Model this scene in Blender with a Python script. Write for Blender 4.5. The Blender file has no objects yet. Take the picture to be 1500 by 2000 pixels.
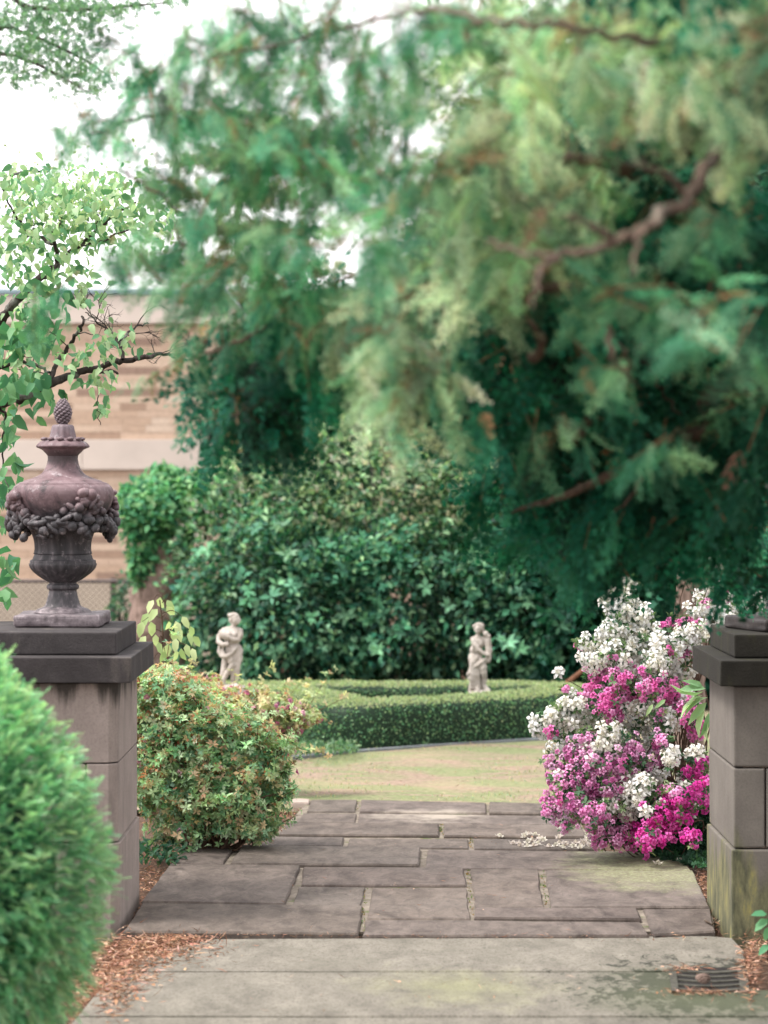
import bpy, bmesh, math, random
import numpy as np
from mathutils import Matrix, Vector

SC = bpy.context.scene
COL = SC.collection
random.seed(7)
RNG = np.random.default_rng(11)

# ------------------------------------------------------------------ camera
FPX = 4722.0          # 85 mm lens on a 36 mm tall frame, in pixels of a 2000 px tall picture
HZ = 940.0            # row of the horizon
EYE = 1.6
cam_d = bpy.data.cameras.new('camera')
cam_d.sensor_fit = 'VERTICAL'; cam_d.sensor_height = 36.0; cam_d.sensor_width = 27.0
cam_d.lens = 85.0
cam_d.shift_y = -(1000.0 - HZ) / 2000.0
cam_d.clip_start = 0.05; cam_d.clip_end = 2000.0
cam_d.dof.use_dof = True
cam_d.dof.focus_distance = 9.9
cam_d.dof.aperture_fstop = 2.8
cam = bpy.data.objects.new('camera', cam_d)
cam.location = (0, 0, EYE); cam.rotation_euler = (math.radians(90), 0, 0)
COL.objects.link(cam); SC.camera = cam

# ------------------------------------------------------------------ sky, sun, exposure
SUN_EL, SUN_AZ = 58.0, -105.0      # azimuth from +Y (view direction), clockwise: light from the left, a little behind the camera
world = bpy.data.worlds.new('World'); SC.world = world; world.use_nodes = True
wn = world.node_tree; wn.nodes.clear()
wo = wn.nodes.new('ShaderNodeOutputWorld'); wb = wn.nodes.new('ShaderNodeBackground')
sky = wn.nodes.new('ShaderNodeTexSky'); sky.sky_type = 'NISHITA'; sky.sun_disc = False
sky.sun_elevation = math.radians(SUN_EL); sky.sun_rotation = math.radians(SUN_AZ)
sky.air_density = 1.0; sky.dust_density = 4.0; sky.ozone_density = 1.0
hs = wn.nodes.new('ShaderNodeHueSaturation'); hs.inputs['Saturation'].default_value = 0.10
wmix = wn.nodes.new('ShaderNodeMix'); wmix.data_type = 'RGBA'; wmix.inputs[0].default_value = 0.6
wmix.inputs[7].default_value = (8.6, 8.3, 8.45, 1)      # an even sheet of white cloud over the blue
wn.links.new(sky.outputs[0], hs.inputs['Color']); wn.links.new(hs.outputs[0], wmix.inputs[6])
wn.links.new(wmix.outputs[2], wb.inputs[0]); wb.inputs[1].default_value = 0.11
wn.links.new(wb.outputs[0], wo.inputs[0])
sun_d = bpy.data.lights.new('sun', 'SUN'); sun_d.energy = 1.5; sun_d.angle = math.radians(14); sun_d.color = (1.0, 0.95, 0.88)
sun = bpy.data.objects.new('sun', sun_d); COL.objects.link(sun)
_e, _a = math.radians(SUN_EL), math.radians(SUN_AZ)
_sd = Vector((math.sin(_a) * math.cos(_e), math.cos(_a) * math.cos(_e), math.sin(_e)))
sun.rotation_euler = _sd.to_track_quat('Z', 'Y').to_euler(); sun.location = _sd * 30
vs = SC.view_settings
vs.view_transform = 'Standard'; vs.look = 'None'; vs.gamma = 1.0; vs.exposure = 1.6; vs.use_curve_mapping = False
SC.render.engine = 'CYCLES'
SC.cycles.use_denoising = True
SC.cycles.max_bounces = 6; SC.cycles.diffuse_bounces = 3; SC.cycles.transmission_bounces = 4
SC.cycles.transparent_max_bounces = 4; SC.cycles.glossy_bounces = 2

# ------------------------------------------------------------------ helpers: places
def P(px, py, d):
    return np.array([(px - 750.0) / FPX * d, d, EYE - (py - HZ) / FPX * d])
def G(px, py, z=0.0):
    return P(px, py, FPX * (EYE - z) / (py - HZ))

# ------------------------------------------------------------------ helpers: objects
def props(o, label=None, cat=None, group=None, kind=None):
    if label: o['label'] = label
    if cat: o['category'] = cat
    if group: o['group'] = group
    if kind: o['kind'] = kind
    return o
def parent_world(o):
    m = o.matrix_basis.copy()
    if o.parent is not None:
        m = parent_world(o.parent) @ o.matrix_parent_inverse @ m
    return m
def attach(o, parent):             # keeps a mesh that is written in world coordinates where it is
    o.parent = parent
    o.matrix_parent_inverse = parent_world(parent).inverted()
    return o
def thing(name, loc, label, cat, group=None):
    o = bpy.data.objects.new(name, None); o.empty_display_size = 0.1
    o.location = tuple(float(v) for v in loc)
    COL.objects.link(o); props(o, label, cat, group)
    return o
def link(name, me, mat=None, parent=None, kind=None):
    o = bpy.data.objects.new(name, me); COL.objects.link(o)
    if mat is not None and not me.materials: me.materials.append(mat)
    if parent is not None: attach(o, parent)
    if kind: o['kind'] = kind
    return o
def mesh_from(name, v, q, c=None, mat=None, smooth=False):
    v = np.asarray(v, np.float32); q = np.asarray(q, np.int32)
    me = bpy.data.meshes.new(name)
    me.vertices.add(len(v)); me.vertices.foreach_set('co', v.ravel())
    n = q.shape[1]
    me.loops.add(q.size); me.loops.foreach_set('vertex_index', q.ravel())
    me.polygons.add(len(q)); me.polygons.foreach_set('loop_start', np.arange(0, q.size, n, dtype=np.int32))
    me.polygons.foreach_set('use_smooth', np.full(len(q), bool(smooth)))
    if c is not None:
        a = me.color_attributes.new('col', 'FLOAT_COLOR', 'POINT')
        cc = np.ones((len(v), 4), np.float32); cc[:, :3] = np.clip(c, 0, 1)
        a.data.foreach_set('color', cc.ravel())
    me.update(calc_edges=True); me.validate()
    if mat is not None: me.materials.append(mat)
    return me
class Buf:
    def __init__(self): self.v = []; self.q = []; self.c = []; self.n = 0
    def add(self, v, q, c):
        v = np.asarray(v, float)
        if len(v) == 0: return
        c = np.asarray(c, float)
        if c.ndim == 1: c = np.tile(c, (len(v), 1))
        self.v.append(v); self.q.append(np.asarray(q) + self.n); self.c.append(c); self.n += len(v)
    def build(self, name, mat, parent=None, kind=None, smooth=True):
        if not self.v: return None
        me = mesh_from(name, np.concatenate(self.v), np.concatenate(self.q), np.concatenate(self.c), mat, smooth)
        return link(name, me, None, parent, kind)
def unit(a):
    a = np.asarray(a, float)
    return a / np.maximum(np.linalg.norm(a, axis=-1, keepdims=True), 1e-9)
def frames(d, n):
    y = unit(d); z = n - (n * y).sum(-1, keepdims=True) * y
    bad = np.linalg.norm(z, axis=-1) < 1e-4
    if bad.any(): z[bad] = np.cross(y[bad], [0.31, 0.77, 0.55])
    z = unit(z); x = np.cross(y, z)
    return np.stack([x, y, z], -1)
def inst(tpl, pos, d, n, s, col):
    tv, tq, tc = tpl
    R = frames(np.asarray(d, float), np.asarray(n, float)); N = len(pos)
    s = np.asarray(s, float)
    if s.ndim == 1: s = np.repeat(s[:, None], 3, 1)
    loc = tv[None] * s[:, None, :]
    v = np.einsum('nij,nvj->nvi', R, loc) + np.asarray(pos)[:, None, :]
    q = tq[None] + (np.arange(N) * len(tv))[:, None, None]
    c = np.asarray(col)[:, None, :] * tc[None]
    return v.reshape(-1, 3), q.reshape(-1, 4), c.reshape(-1, 3)
def pieces(name, tpl, pos, d, n, s, colidx, meshes, parent, sub=False):
    """single pieces as objects of their own, mesh data shared"""
    R = frames(np.asarray(d, float), np.asarray(n, float)); s = np.asarray(s, float)
    if s.ndim == 1: s = np.repeat(s[:, None], 3, 1)
    for i in range(len(pos)):
        o = bpy.data.objects.new(name, meshes[int(colidx[i]) % len(meshes)])
        m = Matrix.Identity(4)
        for a in range(3):
            for b in range(3): m[a][b] = R[i][a][b] * s[i][b]
            m[a][3] = pos[i][a]
        COL.objects.link(o)
        o.parent = parent
        o.matrix_parent_inverse = parent_world(parent).inverted()
        o.matrix_basis = m
def sph(n):
    return unit(RNG.normal(size=(n, 3)))
def jit(col, n, amt=0.18, hue=0.06):
    b = np.asarray(col, float)[None] * (1 + RNG.normal(0, amt, (n, 1))) * (1 + RNG.normal(0, hue, (n, 3)))
    return np.clip(b, 0.003, 0.95)
def pick(cols, n, amt=0.15, hue=0.05, p=None):
    cols = np.asarray(cols, float)
    i = RNG.choice(len(cols), n, p=p)
    return np.clip(cols[i] * (1 + RNG.normal(0, amt, (n, 1))) * (1 + RNG.normal(0, hue, (n, 3))), 0.003, 0.95)
def spline(pts, k=6):
    p = np.asarray(pts, float)
    if len(p) < 3: return np.array([p[0] + (p[-1] - p[0]) * t for t in np.linspace(0, 1, k + 1)])
    e = np.vstack([2 * p[0] - p[1], p, 2 * p[-1] - p[-2]]); out = []
    for i in range(1, len(e) - 2):
        for t in np.linspace(0, 1, k, endpoint=False):
            a, b, c, d = e[i - 1], e[i], e[i + 1], e[i + 2]
            out.append(.5 * ((2 * b) + (c - a) * t + (2 * a - 5 * b + 4 * c - d) * t * t + (3 * b - a - 3 * c + d) * t ** 3))
    out.append(p[-1]); return np.array(out)
def tube(pts, r0, r1, seg=6, wob=0.0):
    p = np.asarray(pts, float); n = len(p)
    r = np.linspace(r0, r1, n)
    t = unit(np.gradient(p, axis=0))
    ref = np.array([0, 0, 1.0]) if abs(t[0][2]) < .9 else np.array([1.0, 0, 0])
    v = []
    a = np.linspace(0, 2 * np.pi, seg, endpoint=False)
    for i in range(n):
        u = unit(np.cross(t[i], ref)); w = np.cross(t[i], u); ref = unit(np.cross(u, t[i])) if False else ref
        rr = r[i] * (1 + (RNG.normal(0, wob, seg) if wob else 0))
        v.append(p[i] + (np.cos(a) * rr)[:, None] * u + (np.sin(a) * rr)[:, None] * w)
    v = np.concatenate(v); q = []
    for i in range(n - 1):
        for j in range(seg):
            k = (j + 1) % seg
            q.append((i * seg + j, i * seg + k, (i + 1) * seg + k, (i + 1) * seg + j))
    return v, np.array(q)

# ------------------------------------------------------------------ helpers: materials
def new_mat(name):
    m = bpy.data.materials.new(name); m.use_nodes = True
    nt = m.node_tree; nt.nodes.clear()
    out = nt.nodes.new('ShaderNodeOutputMaterial')
    return m, nt, out
def nd(nt, t, **kw):
    n = nt.nodes.new(t)
    for k, v in kw.items(): setattr(n, k, v)
    return n
def pos_of(nt): return nd(nt, 'ShaderNodeNewGeometry').outputs['Position']
def noise(nt, vec, scale, detail=4, rough=.55, dist=0.0, stretch=None):
    if stretch is not None:
        mp = nd(nt, 'ShaderNodeMapping'); nt.links.new(vec, mp.inputs[0]); mp.inputs['Scale'].default_value = stretch; vec = mp.outputs[0]
    n = nd(nt, 'ShaderNodeTexNoise'); nt.links.new(vec, n.inputs['Vector'])
    n.inputs['Scale'].default_value = scale; n.inputs['Detail'].default_value = detail
    n.inputs['Roughness'].default_value = rough; n.inputs['Distortion'].default_value = dist
    return n.outputs['Fac']
def ramp(nt, fac, stops):
    r = nd(nt, 'ShaderNodeValToRGB'); nt.links.new(fac, r.inputs[0]); e = r.color_ramp.elements
    while len(e) > len(stops): e.remove(e[-1])
    while len(e) < len(stops): e.new(1.0)
    for x, (p, c) in zip(e, stops):
        x.position = p; x.color = (c, c, c, 1) if isinstance(c, (int, float)) else (*c, 1)
    return r.outputs[0]
def mixc(nt, fac, a, b, blend='MIX'):
    m = nd(nt, 'ShaderNodeMix', data_type='RGBA', blend_type=blend)
    for i, s in ((0, fac), (6, a), (7, b)):
        if isinstance(s, (int, float)): m.inputs[i].default_value = s
        elif isinstance(s, tuple): m.inputs[i].default_value = (*s, 1)
        else: nt.links.new(s, m.inputs[i])
    return m.outputs[2]
def mth(nt, op, a, b=0.0, clamp=False):
    m = nd(nt, 'ShaderNodeMath', operation=op, use_clamp=clamp)
    for i, s in ((0, a), (1, b)):
        if isinstance(s, (int, float)): m.inputs[i].default_value = s
        else: nt.links.new(s, m.inputs[i])
    return m.outputs[0]
def near(nt, vec, c, r0, r1, sc=(1, 1, 1)):
    """1 near a spot of the place, 0 beyond r1 (for moss and stains)"""
    s = nd(nt, 'ShaderNodeVectorMath', operation='SUBTRACT'); nt.links.new(vec, s.inputs[0]); s.inputs[1].default_value = tuple(float(x) for x in c)
    k = nd(nt, 'ShaderNodeVectorMath', operation='MULTIPLY'); nt.links.new(s.outputs[0], k.inputs[0]); k.inputs[1].default_value = sc
    l = nd(nt, 'ShaderNodeVectorMath', operation='LENGTH'); nt.links.new(k.outputs[0], l.inputs[0])
    m = nd(nt, 'ShaderNodeMapRange'); nt.links.new(l.outputs['Value'], m.inputs[0])
    m.inputs[1].default_value = r0; m.inputs[2].default_value = r1; m.inputs[3].default_value = 1; m.inputs[4].default_value = 0
    return m.outputs[0]
def surf(nt, out, color, rough=.85, bump=None, bstr=.3, bdist=.01, spec=.25):
    b = nd(nt, 'ShaderNodeBsdfPrincipled')
    if isinstance(color, tuple): b.inputs['Base Color'].default_value = (*color, 1)
    else: nt.links.new(color, b.inputs['Base Color'])
    if isinstance(rough, float): b.inputs['Roughness'].default_value = rough
    else: nt.links.new(rough, b.inputs['Roughness'])
    b.inputs['Specular IOR Level'].default_value = spec
    if bump is not None:
        bp = nd(nt, 'ShaderNodeBump'); bp.inputs['Strength'].default_value = bstr; bp.inputs['Distance'].default_value = bdist
        nt.links.new(bump, bp.inputs['Height']); nt.links.new(bp.outputs[0], b.inputs['Normal'])
    nt.links.new(b.outputs[0], out.inputs[0]); return b
def leaf_mat(name, transl=.35, rough=.5, spec=.3):
    m, nt, out = new_mat(name)
    at = nd(nt, 'ShaderNodeAttribute', attribute_name='col')
    b = nd(nt, 'ShaderNodeBsdfPrincipled'); b.inputs['Roughness'].default_value = rough; b.inputs['Specular IOR Level'].default_value = spec
    nt.links.new(at.outputs['Color'], b.inputs['Base Color'])
    t = nd(nt, 'ShaderNodeBsdfTranslucent')
    tc = mixc(nt, 1.0, at.outputs['Color'], (1.15, 1.25, 0.8), 'MULTIPLY'); nt.links.new(tc, t.inputs[0])
    mx = nd(nt, 'ShaderNodeMixShader'); mx.inputs[0].default_value = transl
    nt.links.new(b.outputs[0], mx.inputs[1]); nt.links.new(t.outputs[0], mx.inputs[2]); nt.links.new(mx.outputs[0], out.inputs[0])
    return m
def petal_mat(name):
    m, nt, out = new_mat(name)
    at = nd(nt, 'ShaderNodeAttribute', attribute_name='col')
    d = nd(nt, 'ShaderNodeBsdfDiffuse'); t = nd(nt, 'ShaderNodeBsdfTranslucent')
    nt.links.new(at.outputs['Color'], d.inputs[0]); nt.links.new(at.outputs['Color'], t.inputs[0])
    mx = nd(nt, 'ShaderNodeMixShader'); mx.inputs[0].default_value = .45
    nt.links.new(d.outputs[0], mx.inputs[1]); nt.links.new(t.outputs[0], mx.inputs[2]); nt.links.new(mx.outputs[0], out.inputs[0])
    return m
M = {}
M['leaf'] = leaf_mat('leaf', .38, .55, .25)
M['glossy_leaf'] = leaf_mat('glossy leaf', .28, .5, .25)
M['needle'] = leaf_mat('needle foliage', .30, .6, .2)
M['petal'] = petal_mat('petal')

def bark(name, c0, c1, sc=40, lichen=0.0):
    m, nt, out = new_mat(name); p = pos_of(nt)
    n1 = noise(nt, p, sc, 6, .65, stretch=(1, 1, .22)); n2 = noise(nt, p, 9, 4)
    c = ramp(nt, n1, [(.3, c0), (.7, c1)])
    if lichen: c = mixc(nt, ramp(nt, n2, [(.56, 0.0), (.68, lichen)]), c, (.33, .36, .31))
    surf(nt, out, c, .9, n1, .8, .02); M[name] = m
bark('bark_dark', (.022, .017, .016), (.085, .066, .06), 60, .7)
bark('bark_cedar', (.04, .028, .021), (.165, .115, .085), 38, .2)
bark('bark_pink', (.085, .058, .046), (.34, .245, .205), 30)
bark('twig', (.05, .03, .02), (.14, .085, .06), 80)

def stone_path_mat():
    m, nt, out = new_mat('bluestone flags'); p = pos_of(nt)
    big = noise(nt, p, 1.7, 4, .6); mid = noise(nt, p, 7, 6, .7, .6, (1.5, .8, 1)); fine = noise(nt, p, 60, 5, .75, 0, (1.3, .7, 1))
    at = nd(nt, 'ShaderNodeAttribute', attribute_name='col')
    c = mixc(nt, ramp(nt, mid, [(.3, .0), (.7, 1.0)]), (.046, .036, .031), (.160, .130, .112))
    c = mixc(nt, .75, c, at.outputs['Color'], 'MULTIPLY')
    c = mixc(nt, ramp(nt, big, [(.5, 0.0), (.72, .45)]), c, (.19, .16, .14))
    c = mixc(nt, ramp(nt, noise(nt, p, 22, 6, .78, .8, (1.5, .7, 1)), [(.36, .55), (.47, 0.0)]), c, (.055, .043, .04))
    c = mixc(nt, ramp(nt, fine, [(.60, 0.0), (.70, .6)]), c, (.26, .23, .205))
    # yellow-green lichen on the right back corner of the landing, and thin patches elsewhere
    k = mth(nt, 'ADD', mth(nt, 'MULTIPLY', near(nt, p, G(1270, 1695), .10, .62, (1, .62, 1)), .62), mth(nt, 'MULTIPLY', noise(nt, p, 9, 6, .7), .75))
    c = mixc(nt, mth(nt, 'MULTIPLY', ramp(nt, k, [(.62, 0.0), (.86, .8)]), ramp(nt, noise(nt, p, 38, 6, .8), [(.38, .25), (.58, 1.0)])), c, mixc(nt, ramp(nt, fine, [(.35, 0.0), (.65, 1.0)]), (.17, .18, .085), (.31, .32, .19)))
    k2 = mth(nt, 'MULTIPLY', near(nt, p, G(840, 1592), .1, .7, (1, 1.3, 1)), noise(nt, p, 5, 6, .7))
    c = mixc(nt, ramp(nt, k2, [(.3, 0.0), (.5, .6)]), c, (.40, .35, .29))
    h = mth(nt, 'ADD', mth(nt, 'MULTIPLY', mid, 1.0), mth(nt, 'MULTIPLY', fine, .35))
    surf(nt, out, c, .8, h, .55, .012, .3); return m
M['flag'] = stone_path_mat()

def concrete_mat():
    m, nt, out = new_mat('mossy concrete'); p = pos_of(nt)
    big = noise(nt, p, 1.3, 5, .6); mid = noise(nt, p, 6, 6, .72, .3, (1.4, .8, 1)); fine = noise(nt, p, 75, 5, .78, 0, (1.3, .7, 1))
    c = mixc(nt, ramp(nt, mid, [(.3, 0.0), (.72, 1.0)]), (.125, .114, .095), (.265, .242, .203))
    c = mixc(nt, ramp(nt, fine, [(.34, .75), (.5, 0.0)]), c, (.07, .062, .05))
    c = mixc(nt, ramp(nt, noise(nt, p, 24, 6, .8, .4, (1.4, .7, 1)), [(.33, .6), (.46, 0.0)]), c, (.085, .078, .062))
    c = mixc(nt, ramp(nt, noise(nt, p, 2.6, 5, .7, .8), [(.5, 0.0), (.66, .45)]), c, (.14, .13, .105))
    k = mth(nt, 'ADD', mth(nt, 'MULTIPLY', near(nt, p, G(900, 1925, -.016), .05, .8, (1, 1.2, 1)), .5), mth(nt, 'MULTIPLY', big, .75))
    c = mixc(nt, ramp(nt, mth(nt, 'MULTIPLY', k, ramp(nt, mid, [(.3, .75), (.7, 1.12)])), [(.60, 0.0), (.9, .45)]), c, (.25, .26, .12))
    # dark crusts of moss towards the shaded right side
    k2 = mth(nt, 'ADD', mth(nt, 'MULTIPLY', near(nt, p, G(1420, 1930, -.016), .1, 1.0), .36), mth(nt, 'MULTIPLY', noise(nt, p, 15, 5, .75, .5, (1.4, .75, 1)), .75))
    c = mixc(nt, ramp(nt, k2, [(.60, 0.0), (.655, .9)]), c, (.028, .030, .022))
    k3 = mth(nt, 'ADD', mth(nt, 'MULTIPLY', near(nt, p, G(1440, 1950, -.016), .1, .9), .5), mth(nt, 'MULTIPLY', big, .6))
    c = mixc(nt, ramp(nt, k3, [(.5, 0.0), (.8, .6)]), c, (.10, .115, .065))
    surf(nt, out, c, .9, mth(nt, 'ADD', mth(nt, 'MULTIPLY', mid, .7), mth(nt, 'MULTIPLY', fine, .6)), .6, .012); return m
M['concrete'] = concrete_mat()

def mortar_mat():
    m, nt, out = new_mat('path bed'); p = pos_of(nt)
    n1 = noise(nt, p, 16, 5, .7); n2 = noise(nt, p, 7, 4, .6)
    c = ramp(nt, n1, [(.3, (.09, .075, .058)), (.7, (.27, .23, .19))])
    c = mixc(nt, ramp(nt, n2, [(.56, 0.0), (.63, .85)]), c, (.075, .10, .03))
    surf(nt, out, c, .95, n1, .8, .02); return m
M['mortar'] = mortar_mat()

def soil_mat():
    m, nt, out = new_mat('soil and litter'); p = pos_of(nt)
    n1 = noise(nt, p, 45, 6, .75); n2 = noise(nt, p, 6, 4, .6)
    c = ramp(nt, n1, [(.25, (.035, .022, .016)), (.5, (.13, .075, .05)), (.78, (.30, .18, .125))])
    c = mixc(nt, ramp(nt, n2, [(.4, 0.0), (.7, .5)]), c, (.10, .065, .045))
    surf(nt, out, c, .95, n1, 1.0, .03); return m
M['soil'] = soil_mat()

def lawn_mat():
    m, nt, out = new_mat('worn lawn'); p = pos_of(nt)
    n1 = noise(nt, p, 3.2, 6, .7, .4, (.55, 1.2, 1)); n2 = noise(nt, p, 30, 5, .75); n3 = noise(nt, p, 1.2, 3, .5)
    soil = ramp(nt, n2, [(.25, (.135, .092, .07)), (.55, (.285, .205, .16)), (.8, (.42, .32, .265))])
    grass = ramp(nt, n2, [(.3, (.10, .14, .06)), (.7, (.235, .27, .125))])
    c = mixc(nt, ramp(nt, n1, [(.41, 0.0), (.57, .88)]), soil, grass)
    c = mixc(nt, ramp(nt, n3, [(.52, 0.0), (.7, .4)]), c, (.33, .28, .17))
    surf(nt, out, c, .95, n2, .7, .02); return m
M['lawn'] = lawn_mat()

def pillar_mat(name, base, moss_z, soot):
    m, nt, out = new_mat(name); p = pos_of(nt)
    sx = nd(nt, 'ShaderNodeSeparateXYZ'); nt.links.new(p, sx.inputs[0]); z = sx.outputs[2]
    n1 = noise(nt, p, 5, 6, .65); n2 = noise(nt, p, 120, 4, .7); n3 = noise(nt, p, 14, 5, .6, 0, (1, 1, .12))
    a = tuple(.78 * x for x in base); b = tuple(1.12 * x for x in base)
    c = mixc(nt, ramp(nt, n1, [(.3, 0.0), (.7, 1.0)]), a, b)
    c = mixc(nt, ramp(nt, n2, [(.35, .35), (.55, 0.0)]), c, tuple(.55 * x for x in base))
    c = mixc(nt, ramp(nt, n3, [(.52, 0.0), (.75, .5)]), c, (.10, .088, .08))
    if soot:      # black rain crust hanging in runs below the cap
        k = mth(nt, 'ADD', mth(nt, 'MULTIPLY', mth(nt, 'SUBTRACT', z, .79), 7.0), mth(nt, 'MULTIPLY', mth(nt, 'SUBTRACT', n3, .5), 2.2))
        c = mixc(nt, ramp(nt, k, [(.1, 0.0), (.55, .85)]), c, (.028, .026, .022))
    if moss_z:
        k = mth(nt, 'ADD', mth(nt, 'MULTIPLY', mth(nt, 'SUBTRACT', moss_z, z), 4.0), mth(nt, 'MULTIPLY', mth(nt, 'SUBTRACT', n3, .5), 2.5))
        mo = ramp(nt, noise(nt, p, 22, 5, .7, 0, (1, 1, .3)), [(.35, (.05, .055, .03)), (.55, (.16, .155, .08)), (.72, (.34, .30, .08))])
        c = mixc(nt, ramp(nt, k, [(.1, 0.0), (.6, .85)]), c, mo)
    surf(nt, out, c, .88, mth(nt, 'ADD', mth(nt, 'MULTIPLY', n2, .5), n1), .35, .008); return m
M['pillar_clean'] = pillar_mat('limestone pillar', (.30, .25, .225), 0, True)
M['pillar_moss_shade'] = pillar_mat('mossy limestone pillar', (.165, .147, .13), .32, False)  # base darkened to carry cedar shade besides lichen; real moss at the foot
def cap_mat(name, base, moss):
    m, nt, out = new_mat(name); p = pos_of(nt)
    n1 = noise(nt, p, 7, 6, .65, .3); n2 = noise(nt, p, 130, 4, .7); n3 = noise(nt, p, 11, 5, .6, 0, (1, 1, .2))
    c = ramp(nt, n1, [(.3, tuple(.6 * x for x in base)), (.55, base), (.8, tuple(1.7 * x for x in base))])
    c = mixc(nt, ramp(nt, n3, [(.55, 0.0), (.75, .6)]), c, moss)
    c = mixc(nt, ramp(nt, n2, [(.35, .4), (.55, 0.0)]), c, tuple(.5 * x for x in base))
    surf(nt, out, c, .85, mth(nt, 'ADD', n2, n1), .4, .006); return m
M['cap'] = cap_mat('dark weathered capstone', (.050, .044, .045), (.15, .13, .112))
M['cap_moss_shade'] = cap_mat('shaded mossy capstone', (.020, .018, .014), (.05, .053, .017))  # copy of the cap with cedar shade darkened into its base; moss in patches

def urn_mat(name, lo=False):
    m, nt, out = new_mat(name)
    p = nd(nt, 'ShaderNodeTexCoord').outputs['Object']
    sx = nd(nt, 'ShaderNodeSeparateXYZ'); nt.links.new(p, sx.inputs[0]); z = sx.outputs[2]
    n1 = noise(nt, p, 13, 6, .7, .4); n2 = noise(nt, p, 28, 6, .75); n3 = noise(nt, p, 40, 4, .6, 0, (1, 1, .15))
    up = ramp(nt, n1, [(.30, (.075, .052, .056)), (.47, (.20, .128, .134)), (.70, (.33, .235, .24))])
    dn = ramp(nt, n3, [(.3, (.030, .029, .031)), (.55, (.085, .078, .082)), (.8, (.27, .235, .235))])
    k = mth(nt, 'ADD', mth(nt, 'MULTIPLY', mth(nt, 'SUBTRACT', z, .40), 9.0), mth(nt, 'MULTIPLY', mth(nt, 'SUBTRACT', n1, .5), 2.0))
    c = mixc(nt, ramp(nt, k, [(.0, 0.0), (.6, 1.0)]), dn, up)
    k0 = mth(nt, 'ADD', mth(nt, 'MULTIPLY', mth(nt, 'SUBTRACT', .085, z), 18.0), mth(nt, 'MULTIPLY', mth(nt, 'SUBTRACT', n2, .5), 2.5))
    c = mixc(nt, ramp(nt, k0, [(.1, 0.0), (.6, .85)]), c, ramp(nt, n2, [(.35, (.12, .095, .10)), (.6, (.33, .275, .28))]))
    k1 = mth(nt, 'ADD', mth(nt, 'MULTIPLY', mth(nt, 'SUBTRACT', z, .66), 12.0), mth(nt, 'MULTIPLY', mth(nt, 'SUBTRACT', n2, .5), 2.5))
    c = mixc(nt, ramp(nt, k1, [(.1, 0.0), (.7, .75)]), c, (.24, .195, .21))
    c = mixc(nt, ramp(nt, n2, [(.57, 0.0), (.66, .75)]), c, (.48, .42, .42))     # pale lichen flecks
    c = mixc(nt, ramp(nt, n1, [(.30, .85), (.43, 0.0)]), c, (.045, .038, .040))
    k4 = mth(nt, 'SUBTRACT', 1.0, mth(nt, 'MULTIPLY', mth(nt, 'ABSOLUTE', mth(nt, 'SUBTRACT', z, .61)), 28.0))
    c = mixc(nt, ramp(nt, mth(nt, 'ADD', k4, mth(nt, 'SUBTRACT', n3, .5)), [(.2, 0.0), (.7, .7)]), c, (.05, .042, .04))
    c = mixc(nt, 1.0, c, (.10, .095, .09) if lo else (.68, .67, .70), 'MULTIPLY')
    surf(nt, out, c, .6, mth(nt, 'ADD', n2, n3), .45, .004, .4); return m
M['urn'] = urn_mat('weathered mauve stoneware'); M['urn_shaded'] = urn_mat('shaded stoneware', True)  # second copy has the cedar shade, plus grime, multiplied into its colour
def statue_mat():
    m, nt, out = new_mat('weathered cast stone')
    p = nd(nt, 'ShaderNodeTexCoord').outputs['Object']
    n1 = noise(nt, p, 14, 5, .65); n2 = noise(nt, p, 60, 4, .7)
    c = ramp(nt, n1, [(.3, (.27, .235, .20)), (.6, (.47, .425, .39)), (.8, (.55, .50, .47))])
    c = mixc(nt, ramp(nt, n2, [(.36, .45), (.5, 0.0)]), c, (.26, .22, .17))
    surf(nt, out, c, .85, n2, .4, .004); return m
M['statue'] = statue_mat()
def plain(name, c, rough=.8, sc=20, amt=.25, bs=.3):
    m, nt, out = new_mat(name); p = pos_of(nt); n = noise(nt, p, sc, 5, .65)
    cc = ramp(nt, n, [(.3, tuple(x * (1 - amt) for x in c)), (.7, tuple(min(x * (1 + amt), 1) for x in c))])
    surf(nt, out, cc, rough, n, bs, .01); M[name] = m
plain('pale_stone', (.60, .52, .46), .85, 2.0, .08)
plain('mortar_wall', (.50, .375, .285), .9, 3, .1)
plain('foundation', (.47, .40, .32), .9, 1.5, .12)
plain('recess_grey', (.26, .225, .215), .7, 3, .15)  # grey stands for the shadow in the corner recess
plain('cream_metal', (.62, .52, .45), .5, 3, .06)
plain('roof_metal', (.22, .30, .33), .5, 2, .1)
plain('fence_metal', (.11, .09, .085), .6, 30, .3)
plain('slate_strip', (.17, .185, .20), .8, 8, .25)
plain('iron', (.065, .062, .05), .8, 40, .5, .6)
plain('edge_stone', (.33, .27, .235), .9, 14, .3, .6)
plain('rust_wood', (.16, .075, .045), .9, 30, .4)
def brick_mat():
    m, nt, out = new_mat('tan brick'); p = pos_of(nt)
    at = nd(nt, 'ShaderNodeAttribute', attribute_name='col'); n = noise(nt, p, 22, 4, .7)
    c = mixc(nt, 1.0, at.outputs['Color'], ramp(nt, n, [(.3, .85), (.7, 1.1)]), 'MULTIPLY')
    surf(nt, out, c, .9, n, .3, .004); return m
M['brick'] = brick_mat()
M['litter'] = leaf_mat('dry litter', .1, .9, .1)

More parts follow.
